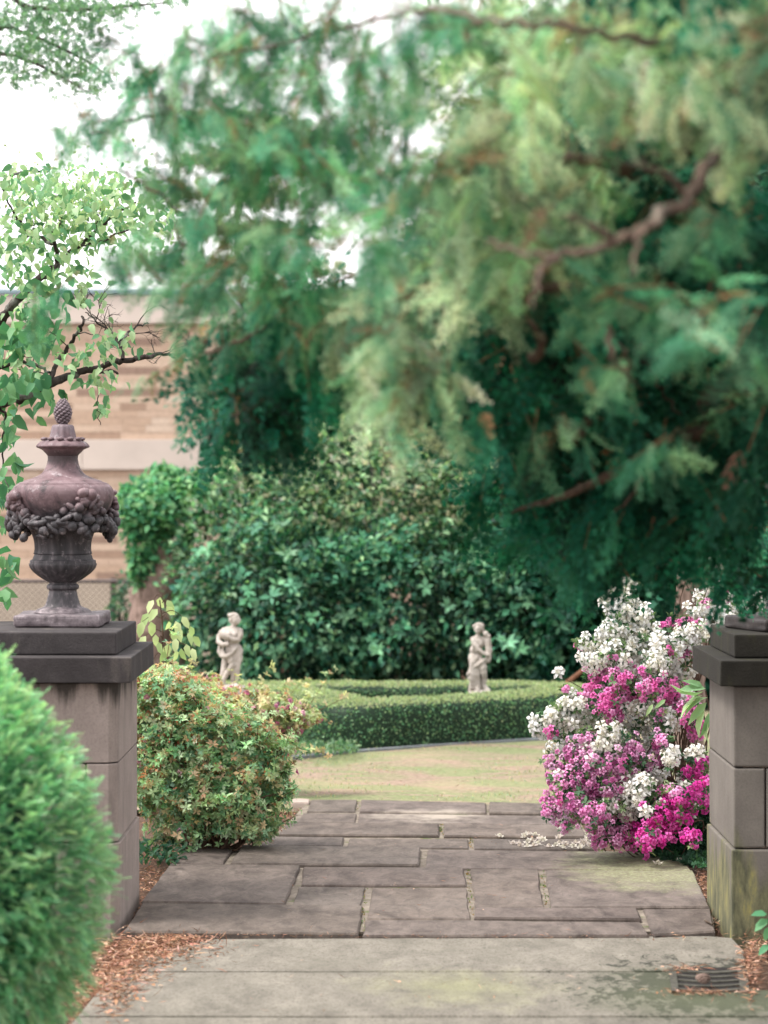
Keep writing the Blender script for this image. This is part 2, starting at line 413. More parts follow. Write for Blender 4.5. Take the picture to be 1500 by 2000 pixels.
# ------------------------------------------------------------------ leaf, flower and spray templates (axis +Y, face +Z)
def T(v, q, c=None):
    v = np.asarray(v, float); q = np.asarray(q, int)
    return v, q, (np.ones((len(v), 3)) if c is None else np.asarray(c, float))
def leaf_tpl(w=.28, fold=.10, droop=.22, wpos=.42):
    y1, y2 = wpos * .62, wpos + .26
    v = [(0, 0, 0), (w * .92, y1, fold), (w * .80, y2, fold - droop * .35), (0, 1, -droop), (-w * .80, y2, fold - droop * .35), (-w * .92, y1, fold),
         (0, y1, 0), (0, y2, -droop * .45)]
    return T(v, [(0, 1, 6, 5), (1, 2, 7, 6), (6, 7, 4, 5), (2, 3, 4, 7)])
def leaf2_tpl(w=.26, fold=.08, droop=.15):
    v = [(0, 0, 0), (w, .5, fold), (0, 1, -droop), (-w, .5, fold), (0, .5, -droop * .3)]
    return T(v, [(0, 1, 2, 4), (0, 4, 2, 3)])
def quad_tpl(w=.3):
    return T([(0, 0, 0), (w, .5, .06), (0, 1, -.05), (-w, .5, .06)], [(0, 1, 2, 3)])
def join_tpl(items):
    """items: (template, position, direction, normal, scale, colour)"""
    b = Buf()
    for t, p, d, n, s, c in items:
        b.add(*inst(t, np.array([p], float), np.array([d], float), np.array([n], float), np.array([s], float), np.array([c], float)))
    return T(np.concatenate(b.v), np.concatenate(b.q), np.concatenate(b.c))
LEAF = leaf_tpl(); LEAF2 = leaf2_tpl(); QUAD = quad_tpl()
def rosette_tpl(k, tilt, w=.2):
    it = []
    for i in range(k):
        a = 2 * math.pi * i / k + .4 * math.sin(i * 2.3)
        t = tilt + .25 * math.sin(i * 1.7)
        d = (math.cos(a) * math.cos(t), math.sin(t), math.sin(a) * math.cos(t))
        it.append((leaf2_tpl(w, .07, .16), (0, .02 * i, 0), d, (-d[0] * .6, 1, -d[2] * .6), .85 + .3 * ((i * 37) % 10) / 10, (1, 1, 1)))
    return join_tpl(it)
ROSE = [rosette_tpl(6, .35), rosette_tpl(7, .55), rosette_tpl(5, .2, .24)]
def flower_tpl(wide=.36, flare=.35, throat=(.75, .8, .6), stam=True):
    it = []; v = []; q = []; c = []
    for i in range(5):
        a = 2 * math.pi * i / 5
        ca, sa = math.cos(a), math.sin(a)
        def pt(r, y, s): return (ca * r - sa * s, y, sa * r + ca * s)
        o = len(v)
        v += [pt(.05, 0, 0), pt(.30, .52, 0), pt(.58, .60, wide), pt(1.0, .60 - flare * .5, 0), pt(.58, .60, -wide), pt(.68, .66, 0)]
        c += [throat, (.93, .92, .9), (1, 1, 1), (1, 1, 1), (1, 1, 1), (1, 1, 1)]
        q += [(o, o + 1, o + 2, o + 2 - 0) if False else (o + 1, o + 2, o + 3, o + 5), (o + 1, o + 5, o + 3, o + 4), (o, o + 4, o + 1, o + 2)]
    if stam:
        for i in range(4):
            a = 1.57 * i + .5; o = len(v)
            dx, dz = math.cos(a) * .16, math.sin(a) * .16
            v += [(dx * .4 - .012, .35, dz * .4), (dx * .4 + .012, .35, dz * .4), (dx + .02, 1.0, dz), (dx - .02, 1.0, dz)]
            c += [(.9, .9, .8)] * 2 + [(.75, .6, .4)] * 2
            q += [(o, o + 1, o + 2, o + 3)]
    return T(v, q, c)
FLOWER = flower_tpl(.30, .55, (.93, .94, .82)); FLOWER_R = flower_tpl(.38, .45, (.90, .70, .85), False)
def cedar_tpl(npin, nsub, w=.013, seed=1, span=.30):
    """a flat drooping spray of scale-leaved conifer"""
    r = random.Random(seed); v = []; q = []; c = []
    def blade(p, d, L, wd, col):
        d = np.asarray(d); n = np.array([.25, 0, 1.0]); s = unit(np.cross(d, n)) * wd; p = np.asarray(p); o = len(v)
        v.extend([p, p + d * L * .5 + s, p + d * L, p + d * L * .5 - s]); q.append((o, o + 1, o + 2, o + 3)); c.extend([col] * 4)
    ax = lambda y: np.array([.07 * math.sin(3 * y + seed), y, -.38 * y * y])
    for i in range(5): blade(ax(i / 5), unit(ax((i + 1) / 5) - ax(i / 5)), .24, .012, (.8, .66, .48))
    for i in range(npin):
        y = .05 + .90 * i / (npin - 1); L = span * (1 - y) ** .6 + .10
        for sg in (-1, 1):
            L2 = L * r.uniform(.65, 1.25); a = math.radians(r.uniform(24, 42)) * sg
            d = np.array([math.sin(a), math.cos(a), -.30 - .35 * r.random()]); d /= np.linalg.norm(d); b = ax(min(1, y + r.uniform(-.03, .03)))
            sh = r.uniform(.8, 1.15)
            blade(b, d, L2, w, (sh, sh, sh))
            for k in range(nsub):
                t = .25 + .6 * k / max(nsub - 1, 1); p = b + d * L2 * t
                for s2 in (-1, 1):
                    a2 = a + s2 * math.radians(r.uniform(22, 40)); g = 1.0 + .35 * t
                    d2 = np.array([math.sin(a2), math.cos(a2), -.35 + r.uniform(-.3, .25)]); d2 /= np.linalg.norm(d2)
                    blade(p, d2, L2 * (.46 - .2 * t) + .03, w, (g, g, g * .9))
    return T(np.array(v), q, c)
CEDAR = [cedar_tpl(7, 2, .014, 1), cedar_tpl(7, 2, .015, 2, .27)]
CEDAR_XLO = [cedar_tpl(4, 0, .05, 6, .34), cedar_tpl(4, 0, .055, 7, .30)]
CEDAR_LO = [cedar_tpl(6, 1, .026, 3), cedar_tpl(5, 1, .029, 4)]
def yew_tpl(n=13, seed=5):
    r = random.Random(seed); v = []; q = []; c = []
    for i in range(n):
        y = .05 + .95 * i / n
        for s in (-1, 1):
            L = .30 * (1 - .55 * y) * r.uniform(.85, 1.1); a = math.radians(58 - 25 * y) * s
            d = np.array([math.sin(a), math.cos(a), .12 + r.uniform(-.15, .25)]); d /= np.linalg.norm(d)
            p = np.array([0, y, -.18 * y * y]); sd = np.cross(d, [0, 0, 1.0]) * .042; o = len(v)
            v += [p, p + d * L * .5 + sd, p + d * L, p + d * L * .5 - sd]; q.append((o, o + 1, o + 2, o + 3))
            g = .75 + .55 * y; c += [(g, g, g * .9)] * 4
    o = len(v); v += [(-.012, 0, 0), (.012, 0, 0), (.008, 1, -.17), (-.008, 1, -.17)]; q.append((o, o + 1, o + 2, o + 3)); c += [(1.0, .9, .6)] * 4
    return T(np.array(v), q, c)
YEW = [yew_tpl(8, 5), yew_tpl(7, 6)]
def maple_tpl():
    v = []; q = []
    for i, (a, L) in enumerate(((-100, .55), (-50, .85), (0, 1.0), (50, .85), (100, .55))):
        a = math.radians(a); d = np.array([math.sin(a), math.cos(a), -.12]); s = np.array([math.cos(a), -math.sin(a), 0]) * .13; o = len(v)
        v += [np.zeros(3), d * L * .45 + s, d * L, d * L * .45 - s]; q.append((o, o + 1, o + 2, o + 3))
    return T(np.array(v), q)
MAPLE = maple_tpl()
def clump_tpl(k, seed, w=.25):
    r = np.random.default_rng(seed); it = []
    for i in range(k):
        d = unit(r.normal(size=3) + np.array([0, .5, 0])); p = r.normal(size=3) * .35
        it.append((leaf2_tpl(w, .06, .2), p, d, r.normal(size=3) * .6 + np.array([0, 0, 1.0]), .6 + .3 * r.random(), (1, 1, 1)))
    return join_tpl(it)
CLUMP = [clump_tpl(6, 1), clump_tpl(6, 2), clump_tpl(5, 3)]
def multi(buf, tpls, pos, d, n, s, col):
    k = len(tpls); N = len(pos); idx = np.arange(N) % k
    for i in range(k):
        m = idx == i
        if m.any(): buf.add(*inst(tpls[i], pos[m], np.asarray(d)[m], np.asarray(n)[m], np.asarray(s)[m], np.asarray(col)[m]))
def leaf_meshes(name, tpl, cols, mat):
    return [mesh_from(name, tpl[0], tpl[1], tpl[2] * np.asarray(c)[None], mat, True) for c in cols]

# ------------------------------------------------------------------ solids
def prism(poly, z0, z1, bev=.0, jitter=0.0, rnd=None):
    """closed polygon (N,2) pulled up from z0 to z1, top edge chamfered; returns bmesh"""
    bm = bmesh.new(); poly = [tuple(p) for p in poly]
    bot = [bm.verts.new((x, y, z0)) for x, y in poly]
    if bev > 0:
        c = np.mean(poly, axis=0); mid = [bm.verts.new((x, y, z1 - bev)) for x, y in poly]; top = []
        for x, y in poly:
            d = np.array([x, y]) - c; k = bev * .9 / max(np.linalg.norm(d), 1e-6)
            top.append(bm.verts.new((x - d[0] * k, y - d[1] * k, z1)))
        rings = [bot, mid, top]
    else:
        rings = [bot, [bm.verts.new((x, y, z1)) for x, y in poly]]
    n = len(poly)
    for a, b in zip(rings[:-1], rings[1:]):
        for i in range(n): bm.faces.new((a[i], a[(i + 1) % n], b[(i + 1) % n], b[i]))
    bm.faces.new(rings[-1]); bm.faces.new(list(reversed(rings[0])))
    bmesh.ops.recalc_face_normals(bm, faces=bm.faces)
    return bm
def box_bm(x0, x1, y0, y1, z0, z1, bev=0.0, seg=2):
    bm = bmesh.new(); bmesh.ops.create_cube(bm, size=1)
    for v in bm.verts: v.co = ((x0 + x1) / 2 + v.co.x * (x1 - x0), (y0 + y1) / 2 + v.co.y * (y1 - y0), (z0 + z1) / 2 + v.co.z * (z1 - z0))
    if bev: bmesh.ops.bevel(bm, geom=list(bm.edges), offset=bev, segments=seg, affect='EDGES', profile=.6)
    return bm
def wear(bm, amt, scale=9.0, cuts=0):
    from mathutils import noise as mn
    if cuts: bmesh.ops.subdivide_edges(bm, edges=list(bm.edges), cuts=cuts, use_grid_fill=True)
    for v in bm.verts:
        n = mn.noise_vector(v.co * scale) + .5 * mn.noise_vector(v.co * scale * 3.1)
        v.co += n * amt
    return bm
def bm_obj(name, bm, mat, parent=None, kind=None, smooth=False, local=False):
    me = bpy.data.meshes.new(name); bm.to_mesh(me); bm.free()
    if smooth:
        me.polygons.foreach_set('use_smooth', np.ones(len(me.polygons), bool))
    me.materials.append(mat)
    o = bpy.data.objects.new(name, me); COL.objects.link(o)
    if parent is not None:
        if local: o.parent = parent
        else: attach(o, parent)
    if kind: o['kind'] = kind
    return o
def set_col(o, c):
    a = o.data.color_attributes.new('col', 'FLOAT_COLOR', 'POINT')
    a.data.foreach_set('color', np.tile(np.array([*c, 1.0], np.float32), len(o.data.vertices)))

# ================================================================== THE SETTING
# ground: one sheet, level in the garden, falling away behind the shrubs
xs = np.concatenate([np.linspace(-400, -14, 6), np.linspace(-12, 12, 49), np.linspace(14, 400, 6)])
ys = np.concatenate([np.linspace(-60, 0, 4), np.linspace(2, 30, 57), np.linspace(34, 600, 8)])
XX, YY = np.meshgrid(xs, ys); ZZ = -.062 - .44 * np.clip((YY - 17.5) / 3.5, 0, 1)
ZZ += RNG.normal(0, .004, ZZ.shape)
nx = len(xs); qs = [(j * nx + i, j * nx + i + 1, (j + 1) * nx + i + 1, (j + 1) * nx + i) for j in range(len(ys) - 1) for i in range(nx - 1)]
o = link('ground', mesh_from('ground', np.stack([XX, YY, ZZ], -1).reshape(-1, 3), qs, None, M['soil'], True)); o['kind'] = 'structure'

# worn lawn between the path and the hedge
lx = np.linspace(-3.4, 3.2, 60); ly = np.linspace(12.02, 17.4, 50)
LX, LY = np.meshgrid(lx, ly)
from mathutils import noise as mnoise
LZ = np.array([[-.038 + .012 * mnoise.noise(Vector((x * 1.7, y * 1.7, 0))) for x in lx] for y in ly])
n_ = len(lx); qs = [(j * n_ + i, j * n_ + i + 1, (j + 1) * n_ + i + 1, (j + 1) * n_ + i) for j in range(len(ly) - 1) for i in range(n_ - 1)]
lawn = link('lawn', mesh_from('lawn', np.stack([LX, LY, LZ], -1).reshape(-1, 3), qs, None, M['lawn'], True)); lawn['kind'] = 'structure'
# sparse tufts of grass and clover over the worn lawn
b = Buf(); N = 5200
gx = RNG.uniform(-1.6, 1.6, N); gy = RNG.uniform(12.1, 15.6, N)
keep = np.array([mnoise.noise(Vector((x * 1.6 + 3, y * 2.6, 1.0))) + .35 * mnoise.noise(Vector((x * 6, y * 9, 4.0))) for x, y in zip(gx, gy)]) > .02
gx, gy = gx[keep], gy[keep]; N = len(gx)
d = unit(RNG.normal(size=(N, 3)) * .5 + [0, 0, .8])
b.add(*inst(quad_tpl(.10), np.stack([gx, gy, np.full(N, -.034)], -1), d, sph(N), RNG.uniform(.010, .024, N), pick([(.24, .32, .14), (.36, .38, .18), (.44, .37, .22), (.20, .36, .22)], N, .2)))
o = b.build('grass', M['leaf'], None, 'stuff')
props(o, 'sparse tufts of grass and clover scattered over the bare worn lawn', 'grass')

# flagstone path: bed plus every flag
path = thing('stone_path', (0, 10, 0), 'dark bluestone flag path running between the two pillars', 'path'); path['kind'] = 'structure'
bed = [G(246, 1813), G(1396, 1812), G(1392, 1785), G(1330, 1668), G(1170, 1655), G(1110, 1570), G(604, 1558), G(560, 1605), G(505, 1652), G(364, 1652)]
bm_obj('path_bed', prism([(p[0], p[1]) for p in bed], -.065, -.013), M['mortar'], path)
FLAGS = [
 [(240, 1818), (700, 1823), (709, 1769), (277, 1764)], [(277, 1761), (555, 1766), (586, 1691), (332, 1688)],
 [(570, 1766), (703, 1767), (714, 1730), (583, 1729)], [(592, 1692), (906, 1693), (911, 1727), (588, 1727)],
 [(728, 1731), (911, 1731), (919, 1791), (717, 1791)], [(713, 1795), (922, 1795), (1252, 1799), (1268, 1823), (708, 1824)],
 [(928, 1774), (1244, 1775), (1252, 1796), (926, 1793)], [(919, 1696), (1050, 1697), (1062, 1770), (929, 1771)],
 [(1066, 1700), (1353, 1700), (1385, 1770), (1077, 1771)], [(1256, 1774), (1387, 1773), (1397, 1816), (1276, 1823)],
 [(360, 1650), (458, 1652), (436, 1687), (335, 1685)], [(473, 1652), (821, 1656), (817, 1690), (449, 1688)],
 [(835, 1657), (1150, 1660), (1318, 1661), (1336, 1672), (1351, 1697), (830, 1693)],
 [(608, 1560), (697, 1560), (694, 1583), (599, 1583)], [(705, 1561), (949, 1567), (950, 1586), (702, 1584)],
 [(956, 1567), (1110, 1572), (1116, 1590), (956, 1587)], [(592, 1586), (697, 1587), (694, 1604), (577, 1603)],
 [(701, 1587), (1118, 1592), (1126, 1609), (698, 1605)], [(562, 1606), (857, 1608), (857, 1631), (540, 1630)],
 [(867, 1609), (1135, 1611), (1145, 1634), (867, 1632)], [(532, 1633), (672, 1634), (668, 1651), (505, 1650)],
 [(682, 1635), (915, 1636), (916, 1654), (677, 1652)], [(925, 1637), (1150, 1637), (1170, 1657), (926, 1656)]]
for k, fl in enumerate(FLAGS):
    pts = np.array([G(x, y)[:2] for x, y in fl]); out = []
    for i in range(len(pts)):
        a, c = pts[i], pts[(i + 1) % len(pts)]; L = np.linalg.norm(c - a); m_ = max(2, int(L / .09)); nrm = np.array([-(c - a)[1], (c - a)[0]]) / L
        for t in np.arange(m_) / m_:
            corner = min(t, 1 - t) * L
            out.append(a + (c - a) * t + nrm * random.gauss(0, .002) * (1 if t > 0 else 0))
    zt = random.uniform(-.006, .005); bm = prism(out, -.06, zt, .007)
    sh = random.uniform(.82, 1.12); ob = bm_obj('flagstone', bm, M['flag'], path)
    set_col(ob, (sh * random.uniform(.97, 1.04), sh, sh * random.uniform(.96, 1.03)))
# moss and weeds rooted in the joints
b = Buf()
for (x0, y0, x1, y1, n_) in ((1060, 1702, 1068, 1768, 60), (913, 1700, 924, 1790, 60), (712, 1735, 710, 1820, 70), (862, 1610, 862, 1630, 50), (920, 1637, 921, 1655, 30), (940, 1772, 1240, 1774, 60), (700, 1562, 698, 1583, 20)):
    t = RNG.random(n_); px = x0 + (x1 - x0) * t + RNG.normal(0, 2.0, n_); py = y0 + (y1 - y0) * t
    pp = np.array([G(a, c, -.008) for a, c in zip(px, py)])
    b.add(*inst(QUAD, pp, unit(RNG.normal(size=(n_, 3)) + [0, 0, .7]), sph(n_), RNG.uniform(.004, .012, n_), pick([(.07, .12, .03), (.13, .15, .05), (.25, .15, .06)], n_)))
o = b.build('joint_moss', M['leaf'], path, 'stuff')

# front pavement of long concrete slabs, a little lower than the flags
pave = thing('front_pavement', (0, 7.5, -.05), 'mossy pale concrete pavement across the foreground', 'pavement'); pave['kind'] = 'structure'
FZ = -.016
def front_slab(pts):
    q = [G(x, y, FZ)[:2] for x, y in pts]; out = []
    for i in range(len(q)):
        a, c = np.array(q[i]), np.array(q[(i + 1) % len(q)]); m_ = max(1, int(np.linalg.norm(c - a) / .12))
        for t in np.arange(m_) / m_: out.append(a + (c - a) * t + RNG.normal(0, .002, 2))
    bm_obj('concrete_slab', prism(out, -.10, FZ, .006), M['concrete'], pave)
front_slab([(224, 1897), (1448, 1896), (1456, 1880), (1452, 1855), (1432, 1832), (1390, 1828), (420, 1834), (330, 1852), (262, 1872)])
front_slab([(150, 1984), (1620, 1984), (1600, 1940), (1462, 1932), (1430, 1899), (222, 1899)])
front_slab([(20, 2120), (1700, 2120), (1625, 1987), (147, 1987)])

# slate strip at the hedge foot
pts = [G(x, y, -.03) for x, y in ((430, 1492), (560, 1480), (660, 1470), (760, 1462), (900, 1452), (1040, 1444), (1150, 1438))]
sp = spline(pts, 4); nrm = unit(np.stack([-np.gradient(sp[:, 1]), np.gradient(sp[:, 0])], -1))
poly = [tuple(p[:2] + n * .03) for p, n in zip(sp, nrm)] + [tuple(p[:2] - n * .03) for p, n in zip(sp[::-1], nrm[::-1])]
o = bm_obj('edging_strip', prism(poly, -.08, -.024, .003), M['slate_strip'])
props(o, 'blue grey edging strip curving along the foot of the clipped hedge', 'edging')

# ================================================================== PILLARS
def pillar(name, xin, side, y0, y1, label, mats, chamfer):
    """xin: x of the face towards the path; side -1 = pillar lies to the left of it"""
    bm_, cm_ = mats; w = .56; xo = xin + side * w
    t = thing(name, ((xin + xo) / 2, (y0 + y1) / 2, -.06), label, 'pillar', 'stone pillars flanking the path')
    def blk(nm, xa, xb, ya, yb, z0, z1, mat, bev, amt=.002):
        bm = box_bm(min(xa, xb), max(xa, xb), ya, yb, z0, z1, bev, 2); wear(bm, amt, 14)
        bm_obj(nm, bm, mat, t, smooth=False)
    g = .003
    zs = [-.1, .294, .582, .874]
    for i in range(3):
        grow = .008 if i == 0 else 0
        xa = xin - side * grow; ya, yb = y0 - grow, y1 + grow
        z0, z1 = zs[i] + g, zs[i + 1] - g
        if i == 1: cuts = [(xa, xin + side * .11), (xin + side * (.11 + 2 * g), xo)]
        else: cuts = [(xa, xin + side * .34), (xin + side * (.34 + 2 * g), xo + side * grow)]
        for ca, cb in cuts:
            if chamfer and ca == xa:
                lo, hi = min(ca, cb), max(ca, cb); ch = .032
                pl = [(lo, ya), (hi - ch, ya), (hi, ya + ch), (hi, yb - ch), (hi - ch, yb), (lo, yb)]
                bm = prism(pl, z0, z1, .003); bm_obj('stone_block', bm, bm_, t)
            else:
                blk('stone_block', ca, cb, ya, yb, z0, z1, bm_, .006)
    # mortar core
    bm_obj('mortar_core', box_bm(min(xin + side * .04, xo - side * .04), max(xin + side * .04, xo - side * .04), y0 + .04, y1 - .04, -.1, .873), M['mortar_wall'], t)
    blk('cap_slab', xin - side * .055, xo + side * .055, y0 - .06, y1 + .075, .876, .968, cm_, .005, .0025)
    # top block with a low sloped shoulder
    bx0, bx1 = sorted((xin + side * .008, xo - side * .008)); by0, by1 = y0 + .045, y1 + .03
    bm = box_bm(bx0, bx1, by0, by1, .9695, 1.052, .006, 2); wear(bm, .002, 12)
    bm_obj('top_block', bm, cm_, t)
    return t
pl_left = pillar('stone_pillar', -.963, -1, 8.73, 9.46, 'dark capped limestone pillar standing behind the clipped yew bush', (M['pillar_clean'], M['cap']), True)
pl_right = pillar('stone_pillar', 1.243, 1, 8.59, 9.24, 'mossy limestone pillar in the cedar shade beside the flowering azaleas', (M['pillar_moss_shade'], M['cap_moss_shade']), False)

# ================================================================== URNS
def lathe(prof, seg=48, mod=None):
    bm = bmesh.new(); rings = []
    for k, (r, z) in enumerate(prof):
        ring = []
        for j in range(seg):
            a = 2 * math.pi * j / seg; rr = r * (mod(a, z) if mod else 1.0)
            ring.append(bm.verts.new((rr * math.cos(a), rr * math.sin(a), z)))
        rings.append(ring)
    for a, c in zip(rings[:-1], rings[1:]):
        for j in range(seg): bm.faces.new((a[j], a[(j + 1) % seg], c[(j + 1) % seg], c[j]))
    bm.faces.new(list(reversed(rings[0]))); bm.faces.new(rings[-1])
    return bm
def smooth_prof(p, k=4):
    return [tuple(x) for x in spline(np.array(p), k)]
def ell(bm, c, r, rot=None, sub=2):
    m = Matrix.Translation(c) @ (rot if rot is not None else Matrix.Identity(4)) @ Matrix.Diagonal((*r, 1))
    bmesh.ops.create_icosphere(bm, subdivisions=sub, radius=1, matrix=m)
def make_urn(loc, rz, label, um):
    t = thing('lidded_urn', loc, label, 'urn', 'lidded urns on the pillars'); t.rotation_euler.z = rz; t.scale = (1.03, 1.03, 1.045)
    L = dict(local=True)
    bm = box_bm(-.158, .158, -.158, .158, 0, .046, .012, 3); wear(bm, .006, 16, 3); bm_obj('plinth', bm, um, t, **L)
    bm_obj('foot', lathe(smooth_prof([(.108, .0465), (.095, .058), (.068, .07), (.058, .095), (.052, .118), (.051, .128), (.0585, .134), (.0585, .146), (.05, .152), (.052, .158)])), um, t, smooth=True, **L)
    def flute(a, z): return 1 + .035 * abs(math.sin(a * 14)) * (1 if z < .225 else .0)
    bm_obj('lower_bowl', lathe(smooth_prof([(.052, .158), (.068, .166), (.098, .188), (.116, .208), (.1205, .224), (.1205, .236), (.112, .24), (.108, .25), (.104, .259)]), 112, flute), um, t, smooth=True, **L)
    def lobe(a, z): return 1 + .05 * math.sin(a * 10) * max(0, min(1, (.40 - z) / .08))
    body = lathe(smooth_prof([(.103, .2595), (.099, .278), (.103, .315), (.122, .355), (.150, .395), (.174, .43), (.185, .462), (.1865, .486), (.180, .503), (.168, .5135)]), 96, lobe)
    bo = bm_obj('body', body, um, t, smooth=True, **L)
    bm_obj('shoulder', lathe([(.168, .5136), (.166, .5165), (.1625, .5160), (.161, .5185), (.144, .5235), (.1425, .5265), (.139, .5262), (.137, .528)] + smooth_prof([(.13, .530), (.098, .541), (.078, .553), (.063, .574), (.056, .600), (.0555, .615)], 4), 64), um, t, smooth=True, **L)
    def scal(a, z): return 1 + (.03 * math.sin(a * 12) if z > .640 else 0)
    lid = bm_obj('lid', lathe(smooth_prof([(.0555, .6152), (.060, .622), (.068, .630), (.079, .641), (.0935, .6475), (.0945, .654), (.086, .664), (.074, .671), (.062, .675), (.050, .680), (.046, .695), (.042, .712), (.0395, .722), (.034, .729), (.016, .732), (.014, .736)]), 96, scal), um, t, smooth=True, **L)
    bm = bmesh.new()
    for j in range(12):     # leaf curls round the lid
        a = 2 * math.pi * j / 12; ell(bm, (.072 * math.cos(a), .072 * math.sin(a), .678), (.012, .016, .0075), Matrix.Rotation(a, 4, 'Z'), 1)
    c = bm_obj('leaf_border', bm, um, lid, smooth=True, **L)
    # pine-cone finial: spiral scales on an egg
    bm = bmesh.new(); ell(bm, (0, 0, .778), (.0285, .0285, .043), None, 2)
    n = 95
    for k in range(n):
        zz = -.92 + 1.86 * (k + .5) / n; a = k * 2.39996; rr = math.sqrt(max(0, 1 - zz * zz * .98))
        rr *= (1 - .30 * max(0, zz))
        ell(bm, (.0285 * rr * math.cos(a), .0285 * rr * math.sin(a), .778 + .046 * zz), (.0075 * (1.1 - .45 * max(0, zz)), .0075 * (1.1 - .45 * max(0, zz)), .0065), None, 1)
    bm_obj('cone_finial', bm, um, t, smooth=True, **L)
    # swags of fruit and leaves with hanging bunches
    rr_ = random.Random(3)
    def rad(z):
        pr = [(.2595, .103), (.315, .103), (.355, .122), (.395, .150), (.43, .174), (.462, .185), (.49, .187), (.52, .16)]
        return float(np.interp(z, [q[0] for q in pr], [q[1] for q in pr]))
    base_a = math.radians(-90)
    for s in range(4):
        a0 = base_a + math.radians(36) - math.pi / 2 * s; bm = bmesh.new()
        for k in range(64):
            u = (k + rr_.random() * .8) / 64; a = a0 - math.pi / 2 * u
            sag = 4 * u * (1 - u); z = .458 - .098 * sag + rr_.gauss(0, .011 + .006 * sag); th = .026 + .010 * sag
            r = max(rad(z), rad(.45) - .02) + .006 + rr_.random() * th
            sx = rr_.uniform(.011, .0195); el_ = rr_.random() < .45
            rot = Matrix.Rotation(a, 4, 'Z') @ Matrix.Rotation(rr_.uniform(-1, 1), 4, 'X')
            ell(bm, (r * math.cos(a), r * math.sin(a), z), (sx * .9, sx * (1.9 if el_ else 1), sx * (.65 if el_ else 1)), rot, 2)
        bm_obj('garland', bm, um, t, smooth=True, **L)
        bm = bmesh.new()
        for k in range(34):     # hanging bunch at the swag's end
            u = k / 34; z = .482 - .165 * u; a = a0 + rr_.gauss(0, .085 + .05 * math.sin(math.pi * u)); r = rad(max(z, .43)) + .006 + rr_.random() * .026
            if z < .43: r = rad(.43) + .004 + rr_.random() * .024
            sx = rr_.uniform(.011, .019) * (1.1 - .2 * u)
            ell(bm, (r * math.cos(a), r * math.sin(a), z), (sx, sx * rr_.uniform(.8, 1.5), sx * rr_.uniform(.7, 1.3)), Matrix.Rotation(a, 4, 'Z') @ Matrix.Rotation(rr_.uniform(-1, 1), 4, 'X'), 2)
        ring = [(math.cos(v) * .018, math.sin(v) * .016) for v in np.linspace(0, 2 * math.pi, 9)]
        bm_obj('hanging_bunch', bm, um, t, smooth=True, **L)
    return t
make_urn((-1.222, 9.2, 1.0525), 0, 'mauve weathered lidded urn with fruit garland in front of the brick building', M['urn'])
make_urn((1.478, 8.95, 1.0525), .35, 'dark shaded urn under the cedar, cut off by the right edge', M['urn_shaded'])

# ================================================================== BUILDING
BY = 26.0; BX1 = -1.77; BX0 = -9.5
def bz(py): return EYE + (HZ - py) / FPX * BY
bld = thing('brick_building', (-5.6, 29, -.5), 'tan brick building with a pale stone band behind the garden', 'building')
wall = bm_obj('wall', box_bm(BX0, BX1, BY + .02, BY + 7, -.55, 3.30), M['mortar_wall'], bld)
zb0, zb1 = bz(918), bz(858); zt0 = bz(633); zt1 = bz(576); zf = bz(1133)
xp = BX1 + .01
for k in range(5):
    bm_obj('stone_band_panel', box_bm(xp - 1.48, xp, BY - .035, BY + .05, zb0 + .004, zb1 - .004, .004, 1), M['pale_stone'], bld); xp -= 1.485
bm_obj('coping', box_bm(BX0 - .05, BX1 + .05, BY - .06, BY + 7.05, zt0, zt1, .01, 1), M['pale_stone'], bld)
bm_obj('roof_edge', box_bm(BX0 - .08, BX1 + .08, BY - .09, BY + 7.08, zt1 + .002, zt1 + .06, .005, 1), M['roof_metal'], bld)
bm_obj('foundation', box_bm(BX0 - .02, BX1 + .02, BY - .03, BY + .05, -.55, zf - .004), M['foundation'], bld)
CH = .0768
BCOL = [(.56, .415, .315), (.59, .45, .345), (.51, .37, .275), (.38, .265, .195), (.31, .215, .165), (.62, .49, .385)]
cube = T([(-.5, 0, -.5), (.5, 0, -.5), (.5, 1, -.5), (-.5, 1, -.5), (-.5, 0, .5), (.5, 0, .5), (.5, 1, .5), (-.5, 1, .5)],
         [(0, 1, 5, 4), (1, 2, 6, 5), (2, 3, 7, 6), (3, 0, 4, 7), (4, 5, 6, 7), (3, 2, 1, 0)])
bmeshes = [mesh_from('brick', cube[0], cube[1], cube[2] * np.array(c)[None], M['brick']) for c in BCOL]
rest = Buf(); nb = 0
for z0, z1 in ((zb1, zt0), (zf, zb0)):
    rows = int(round((z1 - z0) / CH)); h = (z1 - z0) / rows
    for r in range(rows):
        x = BX1 - RNG.uniform(0, .25); run = 0; ci = 0; zc = z0 + (r + .5) * h
        x = BX1
        first = True
        while x > BX0 + .4:
            L = RNG.uniform(.19, .36) if not first else RNG.uniform(.10, .34); first = False
            if run <= 0: ci = RNG.choice(6, p=[.28, .24, .16, .14, .09, .09]); run = RNG.integers(1, 3)
            run -= 1; proud = RNG.uniform(0, .002)
            cxx = x - L / 2
            if cxx > -4.2 and nb < 300:
                ob = bpy.data.objects.new('brick', bmeshes[ci]); COL.objects.link(ob); attach(ob, wall)
                ob.location = (cxx, BY - proud, zc); ob.scale = (L - .003, .08, h - .003); nb += 1
            else:
                v = cube[0] * np.array([L - .003, .08, h - .003]) + np.array([cxx, BY - proud, zc]); rest.add(v, cube[1], np.array(BCOL[ci]))
            x -= L
rest.build('bricks_beyond', M['brick'], wall, 'stuff', False)
